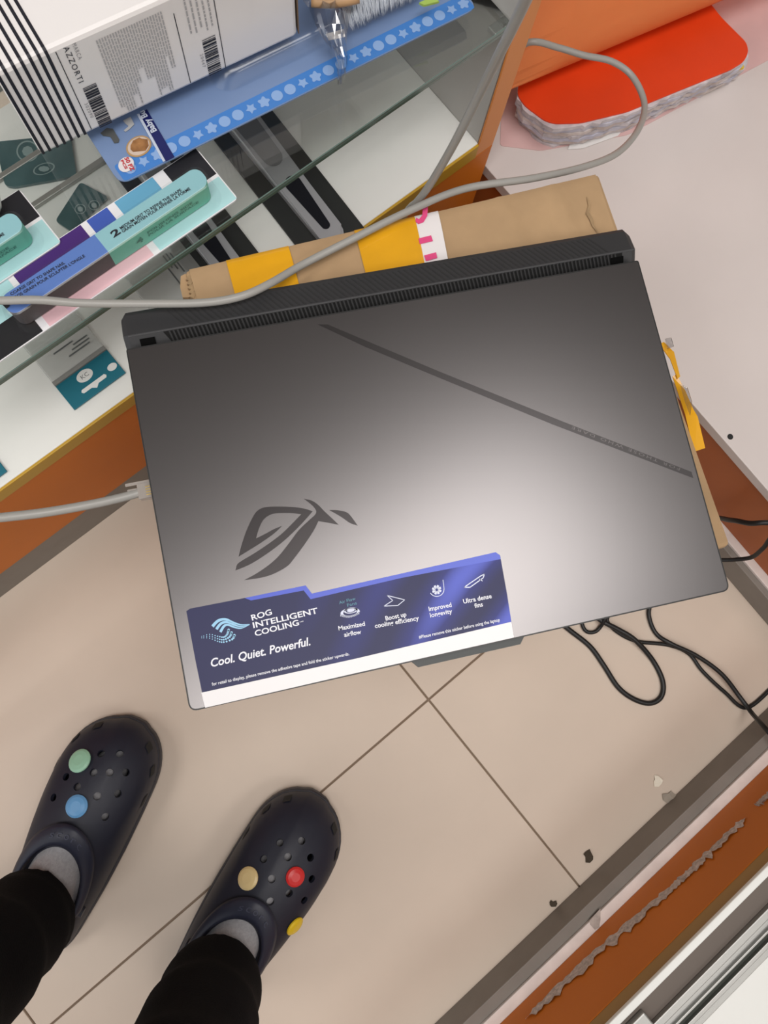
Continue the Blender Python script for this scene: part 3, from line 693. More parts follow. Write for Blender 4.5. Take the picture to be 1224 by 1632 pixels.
# ================================================================ THINGS ON THE WHITE SHELF
ZW = ZS + 0.0013
def tool_pack(label):
    """flat black tray holding a silver handled tool, built around its own axis (local y = length)"""
    t = thing('tool_pack', label, 'package', (0, 0, 0), 0, 'black packs with silver handled tools')
    box('backing_card', -.0345, .0345, -.10, .10, 0, .003, mat('pack_black', (.018, .019, .018), .5), t, world=False)
    def stad(w0, w1, y0, y1, z, n=10):
        return [Vector((w0 * math.cos(a_), y0 + w0 * math.sin(a_), z)) for a_ in [math.pi + math.pi * k / n for k in range(n + 1)]] + [Vector((w1 * math.cos(a_), y1 + w1 * math.sin(a_), z)) for a_ in [math.pi * k / n for k in range(n + 1)]]
    bm = bmesh.new(); bm_prism(bm, stad(.0135, .0175, -.078, .075, .013), .010)
    bmesh.ops.bevel(bm, geom=[e for e in bm.edges if all(v.co.z > .0129 for v in e.verts)], offset=.003, segments=3, affect='EDGES')
    h = obj('handle', bm, mat('satin_silver', (.46, .46, .48), .35, metal=.35), t, world=False, label='satin silver handle')
    bm = bmesh.new(); bm_prism(bm, stad(.0045, .0085, -.070, -.015, .0136), .0008); obj('inlay', bm, mat('inlay_black', (.01, .01, .014), .3), h, world=False, label='black drop shaped inlay')
    bm = bmesh.new(); bm_prism(bm, stad(.010, .012, .020, .070, .0135), .0006); obj('thumb_pad', bm, mat('pad_grey', (.16, .16, .17), .5), h, world=False, label='dark grey oval pad')
    return t
A, B = P((382, 200), ZW), P((505, 358), ZW)
tp = tool_pack('black pack with a silver handled tool, beside the empty end of the white shelf')
dv = (B - A).normalized(); rz_ = math.atan2(dv.y, dv.x) + math.pi / 2
mid = P((447, 277), ZW); tp.location = mid + dv * 0.008; tp.rotation_euler = (0, 0, rz_)
W1 = (P((471, 374), ZW) - P((540, 341), ZW)).length; sc_ = 1.0
q2 = P((373, 346), ZW) - P((544, 346), ZW)
pv = Vector((-dv.y, dv.x, 0)); dup(tp, tp.location + pv * q2.dot(pv) * 1.16 - dv * .012, 'black pack with a silver handled tool, half under the nail file pack', rz_)
# teal headed clear pouches
M_teal = mat('teal_print', (.006, .135, .19), .45); M_pouch = mat('clear_pouch', (.70, .71, .69), .2, alpha=.40, coat=.6)
def teal_pack(label):
    """local x along header, y up the pack; origin at the middle of the header's outer edge"""
    t = thing('accessory_pack', label, 'package', (0, 0, 0), 0, 'teal headed accessory packs')
    hdr = box('header_card', -.030, .030, 0, .030, .001, .0026, M_teal, t, world=False, bev=.0004, label='teal header card')
    box('pouch', -.030, .030, .030, .095, .0008, .0048, M_pouch, t, world=False, bev=.0015, label='clear pouch')
    box('grey_band', -.030, .030, .0295, .034, .0012, .0051, mat('band_grey', (.23, .23, .22), .5), t, world=False, bev=0)
    bm = bmesh.new(); z_ = .0028
    hp = [Vector(p) for p in ((-.013, .0075, z_), (-.004, .0075, z_), (0, .0045, z_), (.004, .0075, z_), (.013, .0075, z_), (.0145, .0095, z_), (.013, .0115, z_), (-.013, .0115, z_), (-.0145, .0095, z_))]
    bm_prism(bm, hp, .0002); bm_prism(bm, ellipse(Vector((-.002, .0215, z_)), Vector((.0085, 0, 0)), Vector((0, .0058, 0))), .0002); bm_prism(bm, ellipse(Vector((.0235, .0125, z_)), Vector((.005, 0, 0)), Vector((0, .0036, 0))), .0002)
    obj('hang_hole', bm, mat('print_white', (.72, .72, .70), .5), hdr, world=False, label='pale hang slot and oval marks')
    bm = bmesh.new(); z_ = .0030
    text_into(bm, 'KC', Vector((-.006, .0195, z_)), Vector((.008, 0, 0)), Vector((0, .004, 0)))
    obj('lettering', bm, mat('print_dark', (.12, .13, .13), .6), hdr, world=False); bm = bmesh.new()
    for k, (x0, x1) in enumerate(((-.002, .022), (.004, .024), (.008, .024), (-.012, .010))):
        bm_box(bm, x0, x1, .044 + k * .0036, .0455 + k * .0036, .0052, .0053)
    obj('small_print', bm, mat('print_dark', (.12, .13, .13), .6), hdr, world=False)
    return t
hA, hB = P((118, 656), ZW), P((203, 594), ZW)
t1 = teal_pack('clear pouch with a teal header, flat on the white shelf beside the laptop')
hx = (hB - hA); t1.location = (hA + hB) / 2; rzt = math.atan2(hx.y, hx.x); t1.rotation_euler = (0, 0, rzt)
o2 = dup(t1, P((13, 752), ZW) - hx.normalized() * .030, 'teal headed pouch on the white shelf, cut off by the left edge', rzt)
o3 = dup(t1, P((352, 395), ZW), 'teal headed pouch under the glass, next to the torn box corner', rzt - 1.6 + 3.14159)
# dark teal glossy sachets at the back
M_sach = mat('dark_teal_foil', (.022, .070, .080), .22, noise=.6, scale=30, coat=.6, col2=(.06, .13, .14))
def sachet(label, pxs, spots, z):
    cpt = sum((P(p, z) for p in pxs), Vector()) / len(pxs)
    t = thing('sachet', label, 'package', (cpt.x, cpt.y, z))
    prism('film', rounded(pp(pxs, z + .004), .004), .0035, M_sach, t)
    for (c_, rx, ry, rt) in spots:
        bm = bmesh.new(); o_, i_ = [], []
        for k in range(25):
            tt = 2 * math.pi * k / 24
            for L_, q in ((o_, 1), (i_, .86)):
                x, y = rx * q * math.cos(tt), ry * q * math.sin(tt)
                L_.append(bm.verts.new(P((c_[0] + x * math.cos(rt) - y * math.sin(rt), c_[1] + x * math.sin(rt) + y * math.cos(rt)), z + .0044)))
        for k in range(24): bm.faces.new((o_[k], o_[k + 1], i_[k + 1], i_[k]))
        bm_prism(bm, [P((c_[0] + .5 * rx * math.cos(k * .7854), c_[1] + .5 * ry * math.sin(k * .7854)), z + .0045) for k in range(8)], .0003)
        obj('round_mark', bm, mat('foil_mark', (.22, .30, .30), .3, coat=.5), t)
    return t
sachet('dark teal sachet with two round marks, under the corner of the striped white box', [(-8, 226), (112, 214), (122, 280), (22, 298), (8, 296)], [((44, 241), 18, 17, 0), ((70, 269), 18, 9, -.3)], ZW)
sachet('small dark teal sachet behind the purple block of the nail file pack', [(88, 352), (128, 290), (173, 314), (150, 332), (118, 372)], [((128, 333), 9, 8, 0), ((150, 327), 9, 8, 0)], ZW)

# ================================================================ THINGS ON THE GLASS SHELF
cr = [P((318, 233), ZG), P((380, 318), ZG)]
fe = (P((75, 527), ZG) - P((380, 318), ZG)); fe = -fe.normalized()     # along the front edge, to the right
rn = math.atan2(fe.y, fe.x); o0 = P((380, 318), ZG)
nf = thing('nail_file_pack', 'nail file pack with a two tone block marked 2, nearest the laptop', 'package', (o0.x, o0.y, ZG), rn, 'nail file packs')
NI = W[nf].inverted()
def nl(px, z): q = NI @ P(px, z); return q
CW = (NI @ cr[0]).y                                   # card width
CL = 0.235
ym = CW * .40
zc = .0014
bm = bmesh.new(); bm_prism(bm, rounded([Vector((-CL, 0, zc)), Vector((0, 0, zc)), Vector((0, CW, zc)), Vector((-CL, CW, zc))], .004), .0012)
card = obj('backing_card', bm, mat('card_white', (.78, .77, .79), .45), nf, world=False)
def blk(name, x0, x1, y0, y1, col):
    return prism('color_block', [Vector((x0, y0, zc + .0002)), Vector((x1, y0, zc + .0002)), Vector((x1, y1, zc + .0002)), Vector((x0, y1, zc + .0002))], .0002, mat('print_' + name, col, .42), card, world=False)
xa = nl((253, 410), ZG).x; xb = nl((222, 424), ZG).x; xc_ = nl((75, 525), ZG).x; xd_ = nl((64, 526), ZG).x
y34 = CW * .44
blk('aqua', xa + .004, -.001, .0008, y34, (.42, .68, .70)); blk('pinkpale', xc_ + .003, xa - .002, .0008, y34, (.78, .50, .54)); blk('black', -CL + .001, xc_ - .003, .0008, y34, (.012, .012, .014))
q1 = nl((248, 258), ZG).x; q2_ = nl((236, 275), ZG).x; q3 = nl((172, 311), ZG).x; q4 = nl((162, 321), ZG).x; q5 = nl((130, 343), ZG).x; q6 = nl((121, 350), ZG).x
blk('black2', q1, -.0008, y34 + .003, CW - .0006, (.014, .014, .018)); blk('sky', q3, q2_, y34, CW - .0006, (.13, .37, .55)); blk('royal', q5, q4, y34, CW - .0006, (.05, .10, .42)); blk('purple', -CL + .06, q6, y34, CW - .0006, (.06, .02, .16)); blk('aqua2', -CL + .001, -CL + .055, y34, CW - .0006, (.42, .68, .70))
# the block: stadium with split colours
zb0, zb1 = .003, .0235
pr = nl((326, 300), ZG + zb1); 
bR = nl((333, 288), ZG + zb1).x; bLf = bR - .178
yf_, yb_ = nl((200, 383), ZG + zb1).y, nl((220, 327), ZG + zb1).y
xm = nl((165, 392), ZG + zb1).x
def stadium(x0, x1, y0, y1, z, left=True, rightr=True, n=8):
    r = (y1 - y0) * .42; out = []
    for cx, cy, a0_, on in ((x1 - r, y0 + r, -90, rightr), (x1 - r, y1 - r, 0, rightr), (x0 + r, y1 - r, 90, left), (x0 + r, y0 + r, 180, left)):
        if on: out += [Vector((cx + r * math.cos(math.radians(a0_ + 90 * k / n)), cy + r * math.sin(math.radians(a0_ + 90 * k / n)), z)) for k in range(n + 1)]
        else: out.append(Vector((x1 if a0_ in (-90, 0) else x0, y0 if a0_ in (-90, 180) else y1, z)))
    return out
def halfblock(name, x0, x1, left, rightr, ctop, cside):
    bm = bmesh.new(); fs = bm_prism(bm, stadium(x0, x1, yf_, yb_, zb1, left, rightr), zb1 - zb0, 1); fs[0].material_index = 0
    return obj('file_block', bm, [mat('top_' + name, ctop, .5), mat('side_' + name, cside, .6)], nf, world=False)
fb1 = halfblock('blue', bLf, xm, True, False, (.10, .20, .52), (.09, .085, .09)); fb2 = halfblock('aqua', xm, bR, False, True, (.27, .52, .56), (.17, .55, .42))
zt2 = ZG + zb1 + .0003
tx(fb2, M_ink, '2', (181, 379), (193, 371), 11, zt2, bold=.03)
tx(fb2, M_ink, 'MEDIUM GRIT TO REFINE THE SHAPE', (193, 366), (290, 304), 5, zt2, bold=.02)
tx(fb2, M_ink, 'GRAIN MOYEN POUR AFFINER LA FORME', (196, 371), (304, 302), 5, zt2, bold=.02)
tx(fb2, M_ink, 'COARSE GRIT TO SHAPE NAIL', (18, 471), (104, 420), 5, zt2, bold=.02)
tx(fb2, M_ink, "GROS GRAIN POUR SCULPTER L'ONGLE", (20, 479), (136, 409), 5, zt2, bold=.02)
tx(fb2, M_ink, '1', (10, 492), (16, 487), 11, zt2, bold=.03)
for s, x0, x1, zz, hh in (('4', xm + .022, xm + .028, zb1 - .0135, .006), ('POLISHING SIDE', xm + .033, xm + .075, zb1 - .009, .0026), ('POLIR LA SURFACE', xm + .033, xm + .080, zb1 - .013, .0026)):
    bm = bmesh.new(); text_into(bm, s, Vector((x0, yf_ - .0004, zz)), Vector((x1 - x0, 0, 0)), Vector((0, 0, hh)), bold=.02)
    obj('side_lettering', bm, mat('side_ink', (.05, .22, .17), .5), fb2, world=False)
# clear blister
bm = bmesh.new(); s0 = stadium(bLf - .007, bR + .007, yf_ - .008, yb_ + .004, zc + .0006); s1 = stadium(bLf - .002, bR + .002, yf_ - .002, yb_ + .001, zb1 + .001); s2 = stadium(bLf - .0005, bR + .0005, yf_ - .0005, yb_ + .0005, zb1 + .0016)
V = [[bm.verts.new(p) for p in s] for s in (s0, s1, s2)]
for A, B in zip(V, V[1:]):
    for i in range(len(A)): bm.faces.new((A[i], A[(i + 1) % len(A)], B[(i + 1) % len(A)], B[i]))
bm.faces.new(V[2])
obj('blister', bm, thin_clear('blister_clear', (.985, .985, .99), .05, .28, False), nf, world=False, label='clear plastic blister')
sft = P((39, 301), ZG) - P((318, 233), ZG)
n2 = dup(nf, (nf.location.x + sft.x, nf.location.y + sft.y, ZG + .0017), 'nail file pack at the left edge, tucked behind the other one', rn)
# blue brush pack
ZP = ZG + .0105
f0, f1 = P((203, 289), ZP), P((768, 9), ZP); fd = (f1 - f0).normalized(); rb = math.atan2(fd.y, fd.x)
bp = thing('brush_pack', 'blue carded baby brush pack under the striped white box', 'package', (f0.x, f0.y, ZG), rb)
BI = W[bp].inverted()
def bq(px, z=ZP): return BI @ P(px, z)
PL = (f1 - f0).length; PD = .20; zq = ZP - ZG
x_l = bq((187, 278)).x
bm = bmesh.new(); bm_prism(bm, rounded([Vector((-.006, 0, zq)), Vector((PL - .004, 0, zq)), Vector((PL - .030, PD, zq)), Vector((-.012, PD, zq))], .010), .0012)
bcard = obj('backing_card', bm, mat('card_blue', (.17, .25, .43), .35, coat=.1), bp, world=False)
bm = bmesh.new(); hbd = .0165; bm_prism(bm, rounded([Vector((-.002, .0008, zq + .0002)), Vector((PL - .006, .0008, zq + .0002)), Vector((PL - .008, hbd, zq + .0002)), Vector((-.003, hbd, zq + .0002))], .003), .0002)
bd_ = obj('border_print', bm, mat('border_blue', (.055, .20, .54), .35), bcard, world=False)
bm = bmesh.new(); n = 27
for k in range(n):
    c_ = Vector((.007 + (PL - .020) * k / (n - 1), .0085, zq + .0005)); r_ = .0047
    if k % 4 in (0, 3): pts = [c_ + Vector((math.cos(a_), math.sin(a_), 0)) * r_ for a_ in [k2 * math.pi / 8 for k2 in range(16)]]
    elif k % 4 == 1: pts = [c_ + Vector((math.cos(a_), math.sin(a_), 0)) * (r_ if i % 2 else r_ * .55) for i, a_ in enumerate([k2 * math.pi / 5 for k2 in range(10)])]
    else: pts = [c_ + Vector((math.cos(a_) * (1 + .22 * math.cos(5 * a_)), math.sin(a_) * (1 + .22 * math.cos(5 * a_)), 0)) * r_ * .9 for a_ in [k2 * math.pi / 15 for k2 in range(30)]]
    bm_prism(bm, pts, .0002)
obj('border_motifs', bm, mat('motif_pale', (.24, .38, .65), .4), bcard, world=False)
bm = bmesh.new(); bm_prism(bm, pp([(223, 182), (234, 174), (278, 250), (264, 257)], ZP + .0009), .0002)
obj('navy_stripe', bm, mat('stripe_navy', (.008, .012, .10), .35), bcard)
bm = bmesh.new(); bm_prism(bm, pp([(218, 182), (222, 181), (264, 256), (260, 258)], ZP + .0009), .0002); obj('white_line', bm, mat('line_pale', (.50, .55, .66), .4), bcard)
bm = bmesh.new(); text_px(bm, 'Baby Bu', (250, 208), (229, 175), 9, ZP + .0012, bold=.03); obj('lettering', bm, mat('letter_pale', (.55, .60, .70), .4), bcard)
bm = bmesh.new(); cc, uu, vv = P((221, 233), ZP + .0007), P((241, 231), ZP + .0007) - P((221, 233), ZP + .0007), P((223, 216), ZP + .0007) - P((221, 233), ZP + .0007)
bm_prism(bm, ellipse(cc, uu, vv), .0003); ph = obj('oval_picture', bm, mat('oval_tan', (.42, .26, .12), .4), bcard, label='round printed portrait picture')
bm = bmesh.new(); bm_prism(bm, ellipse(cc + Vector((0, 0, .0002)), uu * .86, vv * .86), .0002)
bm2 = bmesh.new(); bm_prism(bm2, [P(p, ZP + .0011) for p in [(208, 232), (212, 224), (222, 219), (226, 221), (235, 222), (237, 232), (232, 240), (222, 241), (212, 242), (208, 238)]], .0001)
obj('picture_ground', bm, mat('oval_cream', (.58, .46, .38), .4), bcard); obj('picture_figure', bm2, mat('oval_brown', (.16, .065, .02), .5, noise=.7, scale=120, col2=(.42, .20, .07)), bcard)
bm = bmesh.new(); cc = P((201, 262), ZP + .0012); bm_prism(bm, ellipse(cc, P((213.5, 261), ZP + .0012) - cc, P((202, 250), ZP + .0012) - cc), .0002); obj('round_badge', bm, mat('badge_white', (.70, .66, .66), .4), bcard)
bm = bmesh.new(); text_px(bm, '50 PZ', (198, 252), (209, 273), 6, ZP + .0015, bold=.04); text_px(bm, 'PCS', (192, 256), (200, 270), 4, ZP + .0015, bold=.04); obj('badge_lettering', bm, mat('badge_red', (.50, .03, .04), .4), bcard)
bm = bmesh.new(); bm_prism(bm, pp([(160, 212), (170, 204), (180, 205), (190, 222), (189, 227), (182, 228), (176, 218), (164, 216)], ZP + .0009), .0003); obj('hang_slot', bm, mat('slot_grey', (.085, .09, .09), .5), bcard, label='dark hang slot')
bm = bmesh.new()
bm_prism(bm, pp([(196, 192), (208, 186), (214, 198), (206, 206), (200, 210), (197, 208), (205, 201), (200, 197)], ZP + .0009), .0002); obj('pale_print', bm, mat('print_sand', (.42, .42, .42), .5), bcard)
# clear blister of the pack and its hairbrush with white bristles
bx0, bx1 = bq((385, 140)).x - .02, PL - .03
by0, by1 = .028, .14
bm = bmesh.new(); s0 = rounded([Vector((bx0, by0, zq + .001)), Vector((bx1, by0, zq + .001)), Vector((bx1, by1, zq + .001)), Vector((bx0, by1, zq + .001))], .02); c_ = sum(s0, Vector()) / len(s0)
s1 = [c_ + (p - c_) * .93 + Vector((0, 0, .010)) for p in s0]; s2 = [c_ + (p - c_) * .87 + Vector((0, 0, .0125)) for p in s0]
V = [[bm.verts.new(p) for p in s] for s in (s0, s1, s2)]
for A, B in zip(V, V[1:]):
    for i in range(len(A)): bm.faces.new((A[i], A[(i + 1) % len(A)], B[(i + 1) % len(A)], B[i]))
bm.faces.new(V[2])
obj('blister', bm, thin_clear('pack_clear', (.96, .97, .98), .07, .2, False), bp, world=False, smooth=True, label='clear blister window')
# brush lying on the pack, bristles toward the viewer
zbz = ZP + .020
hb = thing('hairbrush', 'wooden brush with long white bristles lying on the blue pack', 'brush', P((600, -40), ZP + .012))
A, B = P((540, -22), zbz), P((680, -92), zbz)
def brushbody():
    bm = bmesh.new(); d_ = (B - A).normalized(); n_ = Vector((-d_.y, d_.x, 0)); L_ = (B - A).length
    pts = [A + d_ * (L_ * t) + n_ * (.013 * s * (1 - .3 * (2 * t - 1) ** 2)) for t, s in [(k / 8, -1) for k in range(9)] + [(1 - k / 8, 1) for k in range(9)]]
    bm_prism(bm, pts, .012); return bm
obj('handle', brushbody(), mat('pale_wood', (.50, .30, .15), .5, noise=.25, scale=60), hb)
bm = bmesh.new(); rnd = random.Random(3)
for k in range(420):
    t = rnd.random(); a_ = A.lerp(B, t) + Vector((0, 0, -.010 + .008 * rnd.random()))
    tgt = P((556 + t * 118 + rnd.uniform(-8, 8), 48 - t * 58 + rnd.uniform(-10, 4)), zbz - .004 + rnd.uniform(-.004, .004))
    n_ = (tgt - a_).cross(Vector((0, 0, 1))).normalized() * .00045
    m_ = a_.lerp(tgt, .6) + Vector((0, 0, .002)); u_ = Vector((0, 0, .0006))
    f_ = [bm.verts.new(p) for p in (a_ + n_, a_ - n_, a_ + u_)]; g_ = [bm.verts.new(p) for p in (m_ + n_, m_ - n_, m_ + u_)]; tip = bm.verts.new(tgt)
    for i in range(3):
        bm.faces.new((f_[i], f_[(i + 1) % 3], g_[(i + 1) % 3], g_[i])); bm.faces.new((g_[i], g_[(i + 1) % 3], tip))
obj('bristles', bm, mat('bristle_white', (.66, .70, .76), .5), hb, kind='stuff')
bm = bmesh.new(); bm_prism(bm, pp([(668, 4), (690, -6), (700, 2), (676, 8)], zbz - .002), .002); obj('green_tip', bm, mat('lime', (.35, .50, .10), .5), hb)
# cellophane twist with a wooden rim beyond the frame edge
cb = thing('cellophane_bag', 'crumpled cellophane bag with a twisted tail hanging over the blue pack', 'bag', P((520, 10), ZP + .012))
prof = [((478, -40), (600, -60), .045), ((483, 2), (565, -6), .046), ((492, 12), (560, 18), .044), ((502, 38), (556, 38), .040), ((514, 60), (553, 52), .036), ((525, 80), (552, 72), .030), ((534, 96), (554, 88), .024), ((537, 112), (553, 106), .019), ((538, 126), (550, 122), .017), ((538, 135), (547, 134), .016)]
bm = bmesh.new(); rnd = random.Random(9); rows = []
for (l_, r_, h_) in prof:
    row = []
    for k in range(9):
        t = k / 8; p = P((l_[0] + (r_[0] - l_[0]) * t, l_[1] + (r_[1] - l_[1]) * t), ZP + h_ * .55 + .010 * math.sin(math.pi * t) + rnd.uniform(-.0028, .0028)); row.append(bm.verts.new(p))
    rows.append(row)
for A_, B_ in zip(rows, rows[1:]):
    for k in range(8): bm.faces.new((A_[k], A_[k + 1], B_[k + 1], B_[k]))
bmesh.ops.triangulate(bm, faces=bm.faces)
obj('film', bm, thin_clear('cellophane_film', (.90, .90, .91), .20, .12), cb)
prism('white_tag', pp([(519, 54), (548, 46), (550, 58), (524, 64)], ZP + .021), .0006, M_paper, cb)
bm = bmesh.new(); path = [P((496 + 75 * t, 3 + 4 * math.sin(math.pi * t) - 6 * t), ZP + .032) for t in [k / 10 for k in range(11)]]; bm_tube(bm, path, .0038); obj('wooden_rim', bm, mat('pale_wood', (.5, .3, .15), .5), cb, smooth=True)

# ---------------------------------------------------------------- white carton with stripes
ZK = ZP + .0145
b0, b1 = P((67, 248), ZK), P((475, 57), ZK); kd = (b1 - b0).normalized(); rk = math.atan2(kd.y, kd.x)
KL = (b1 - b0).length
wc = thing('carton_box', 'long white carton with black stripes, lying on the blue pack', 'box', (b0.x, b0.y, ZK), rk)
KI = W[wc].inverted()
nk = Vector((-kd.y, kd.x, 0))                     # to the back
def onface(px):                                    # photo pixel -> front face (plane through b0, normal nk)
    d_ = ray(px); o_ = Vector((0, 0, H)); t = (b0 - o_).dot(nk) / d_.dot(nk); return KI @ (o_ + d_ * t)
KH = (onface((65, 78)).z + onface((268, 0)).z) / 2
KDp = .16
bm = bmesh.new(); bm_box(bm, 0, KL, 0, KDp, 0, KH, .0035); obj('carton', bm, M_carton, wc, world=False)
def fpt(x, z): return Vector((x, -.0003, z))
bm = bmesh.new()
sx = [(.0008, .0022)] + [(onface((x, y)).x, .0022) for x, y in ((79, 243), (91, 237), (102, 231), (113, 225), (124, 220), (134, 215))]
for x, wd in sx:
    p = [fpt(x, .001), fpt(x + wd, .001), fpt(x + wd, KH - .003), fpt(x, KH - .003)]; bm.faces.new([bm.verts.new(q) for q in p])
    c_ = [Vector((x, -.0003, KH - .003)), Vector((x + wd, -.0003, KH - .003)), Vector((x + wd, .0006, KH - .0006)), Vector((x, .0006, KH - .0006))]; bm.faces.new([bm.verts.new(q) for q in c_])
    c_ = [Vector((x, .0006, KH - .0006)), Vector((x + wd, .0006, KH - .0006)), Vector((x + wd, .003, KH + .0003)), Vector((x, .003, KH + .0003))]; bm.faces.new([bm.verts.new(q) for q in c_])
    p = [Vector((x, .003, KH + .0003)), Vector((x + wd, .003, KH + .0003)), Vector((x + wd, KDp - .002, KH + .0003)), Vector((x, KDp - .002, KH + .0003))]; bm.faces.new([bm.verts.new(q) for q in p])
obj('stripes', bm, M_ink, wc, world=False, label='seven black stripes')
lm = mat('label_white', (.78, .76, .77), .35, coat=.1)
u0, u1 = onface((146, 208)).x, onface((360, 110)).x
bm = bmesh.new(); rnd = random.Random(21)
def bar(x0, x1, z0, z1):
    bm.faces.new([bm.verts.new(Vector((x, -.0004, z))) for x, z in ((x0, z0), (x1, z0), (x1, z1), (x0, z1))])
xa_, xz_ = onface((190, 150)).x, onface((283, 110)).x
nl_ = 25
for k in range(nl_):                                 # lines of small print run down the face
    x = xa_ - .002 + (xz_ - xa_) * k / (nl_ - 1); z = KH * .90; end = KH * rnd.choice([.06, .12, .2, .3, .45])
    if k in (2, 3, 4, 5): end = KH * .05
    while z > end:
        l_ = rnd.uniform(.0015, .0055); bar(x, x + .00105, max(z - l_, end), z); z -= l_ + .0008
for k in range(5):
    x = onface((305, 60)).x + k * .0042; z = KH * .98; end = KH * rnd.uniform(.45, .7)
    while z > end:
        l_ = rnd.uniform(.0015, .0055); bar(x, x + .0012, z - l_, z); z -= l_ + .0009
obj('small_print', bm, mat('faint_ink', (.42, .41, .42), .6), wc, world=False, kind='stuff')
bm = bmesh.new()
for px0, px1 in (((84, 84), (145, 206)), ((278, 20), (303, 132)), ((336, 0), (359, 108))):
    A, B = onface(px0), onface(px1); bar(B.x, B.x + .0006, max(B.z, .002), min(A.z, KH - .003))
def code(pc, wd, hh):                                # bars stacked down the face
    z = hh[1]
    while z > hh[0]:
        t = rnd.choice([.0006, .0006, .0012, .0018]); bar(pc, pc + wd, z - t, z); z -= t + rnd.choice([.0005, .0007, .0012])
A, B = onface((131, 141)), onface((159, 203)); C_ = onface((178, 193))
obj('ruled_lines', bm, M_ink, wc, world=False, kind='stuff'); bm = bmesh.new()
code(B.x, C_.x - B.x, (B.z, A.z)); obj('barcode', bm, M_ink, wc, world=False); bm = bmesh.new()
A, B, C_ = onface((322, 64)), onface((333, 120)), onface((353, 112))
code(B.x, C_.x - B.x, (B.z, A.z)); obj('barcode', bm, M_ink, wc, world=False); bm = bmesh.new()
def ftext(s, pa, pb, h):                             # reads down the face
    A, B = onface(pa), onface(pb); x = (A.x + B.x) / 2
    text_into(bm, s, Vector((x, -.0004, A.z)), Vector((0, 0, B.z - A.z)), Vector((h, 0, 0)), spacing=1.3)
ftext('AZZORTI', (97, 77), (128, 131), .0040)
obj('lettering', bm, M_ink, wc, world=False)
for a_ in (('MARCA', (114, 70), (125, 95), .0030), ('302090', (132, 166), (146, 187), .0026), ('20447', (317, 87), (324, 107), .0026)):
    bm = bmesh.new(); ftext(*a_); obj('faint_lettering', bm, M_greyink, wc, world=False)
bm = bmesh.new(); bm_prism(bm, [Vector((KL + .0004, 0, KH * q)) for q in (.02, .98)] + [Vector((KL + .004, .004, KH * .98)), Vector((KL + .0015, .012, KH * .5)), Vector((KL + .002, .008, .003))], .0008, 0, (1, 0, 0))
obj('torn_end_flap', bm, mat('brown_inside', (.20, .13, .08), .8), wc, world=False, label='brown torn inner flap')
# rounded white corner of something at the left frame edge
wr = thing('white_bottle', 'white rounded bottle end at the left edge above the nail file packs', 'bottle', P((-60, 330), ZG))
bm = bmesh.new(); A, B = P((-8, 295), ZG + .022), P((-150, 410), ZG + .022); d_ = (B - A).normalized()
bm_tube(bm, [A + d_ * (.10 * k / 14) for k in range(15)], lambda t: .018 * math.sqrt(max(.05, 1 - (1 - min(1, t * 5)) ** 2))); obj('body', bm, mat('bottle_white', (.8, .79, .76), .3), wr, smooth=True)
bm = bmesh.new(); bm_tube(bm, [A + d_ * (.10 + .02 * k / 2) for k in range(3)], .011); obj('cap', bm, mat('cap_white', (.7, .7, .68), .4), wr, smooth=True)

# ================================================================ PERSON (legs, seen from above)
FL = dict(toe=P((207, 1163), .030), heel=P((42, 1512), .030)); FR = dict(toe=P((500, 1283), .030), heel=P((300, 1612), .030))
person = thing('person', 'person standing in black trousers, grey socks and navy foam clogs', 'person', ((FL['heel'].x + FR['heel'].x) / 2, (FL['heel'].y + FR['heel'].y) / 2, 0))
CLEN = 0.290
WX = [(.05, .0435), (.10, .0500), (.15, .0550), (.19, .0575), (.22, .0575)]
def wid(x):
    if x < .05: return .0435 * math.sqrt(max(0, 1 - ((.05 - x) / .05) ** 2))
    if x > .22: return .0575 * max(0, 1 - ((x - .22) / .07) ** 2.1) ** .5
    for (x0, w0), (x1, w1) in zip(WX, WX[1:]):
        if x <= x1: return w0 + (w1 - w0) * (x - x0) / (x1 - x0)
    return 0
def outline_pt(phi, s, grow=0.0):
    x = CLEN / 2 - CLEN / 2 * math.cos(phi)
    # smooth width: blended polyline with end rounding
    wv = (wid(max(0, x - .006)) + 2 * wid(x) + wid(min(CLEN, x + .006))) / 4
    sn = math.sin(phi); y = (1 if sn >= 0 else -1) * wv if abs(sn) > 1e-6 else 0
    y += s * .010 * math.sin(math.pi * x / CLEN) * (x / CLEN - .35) * 1.4
    c_ = Vector((CLEN * .5, 0, 0)); p = Vector((x, y, 0)); return p + (p - c_).normalized() * grow
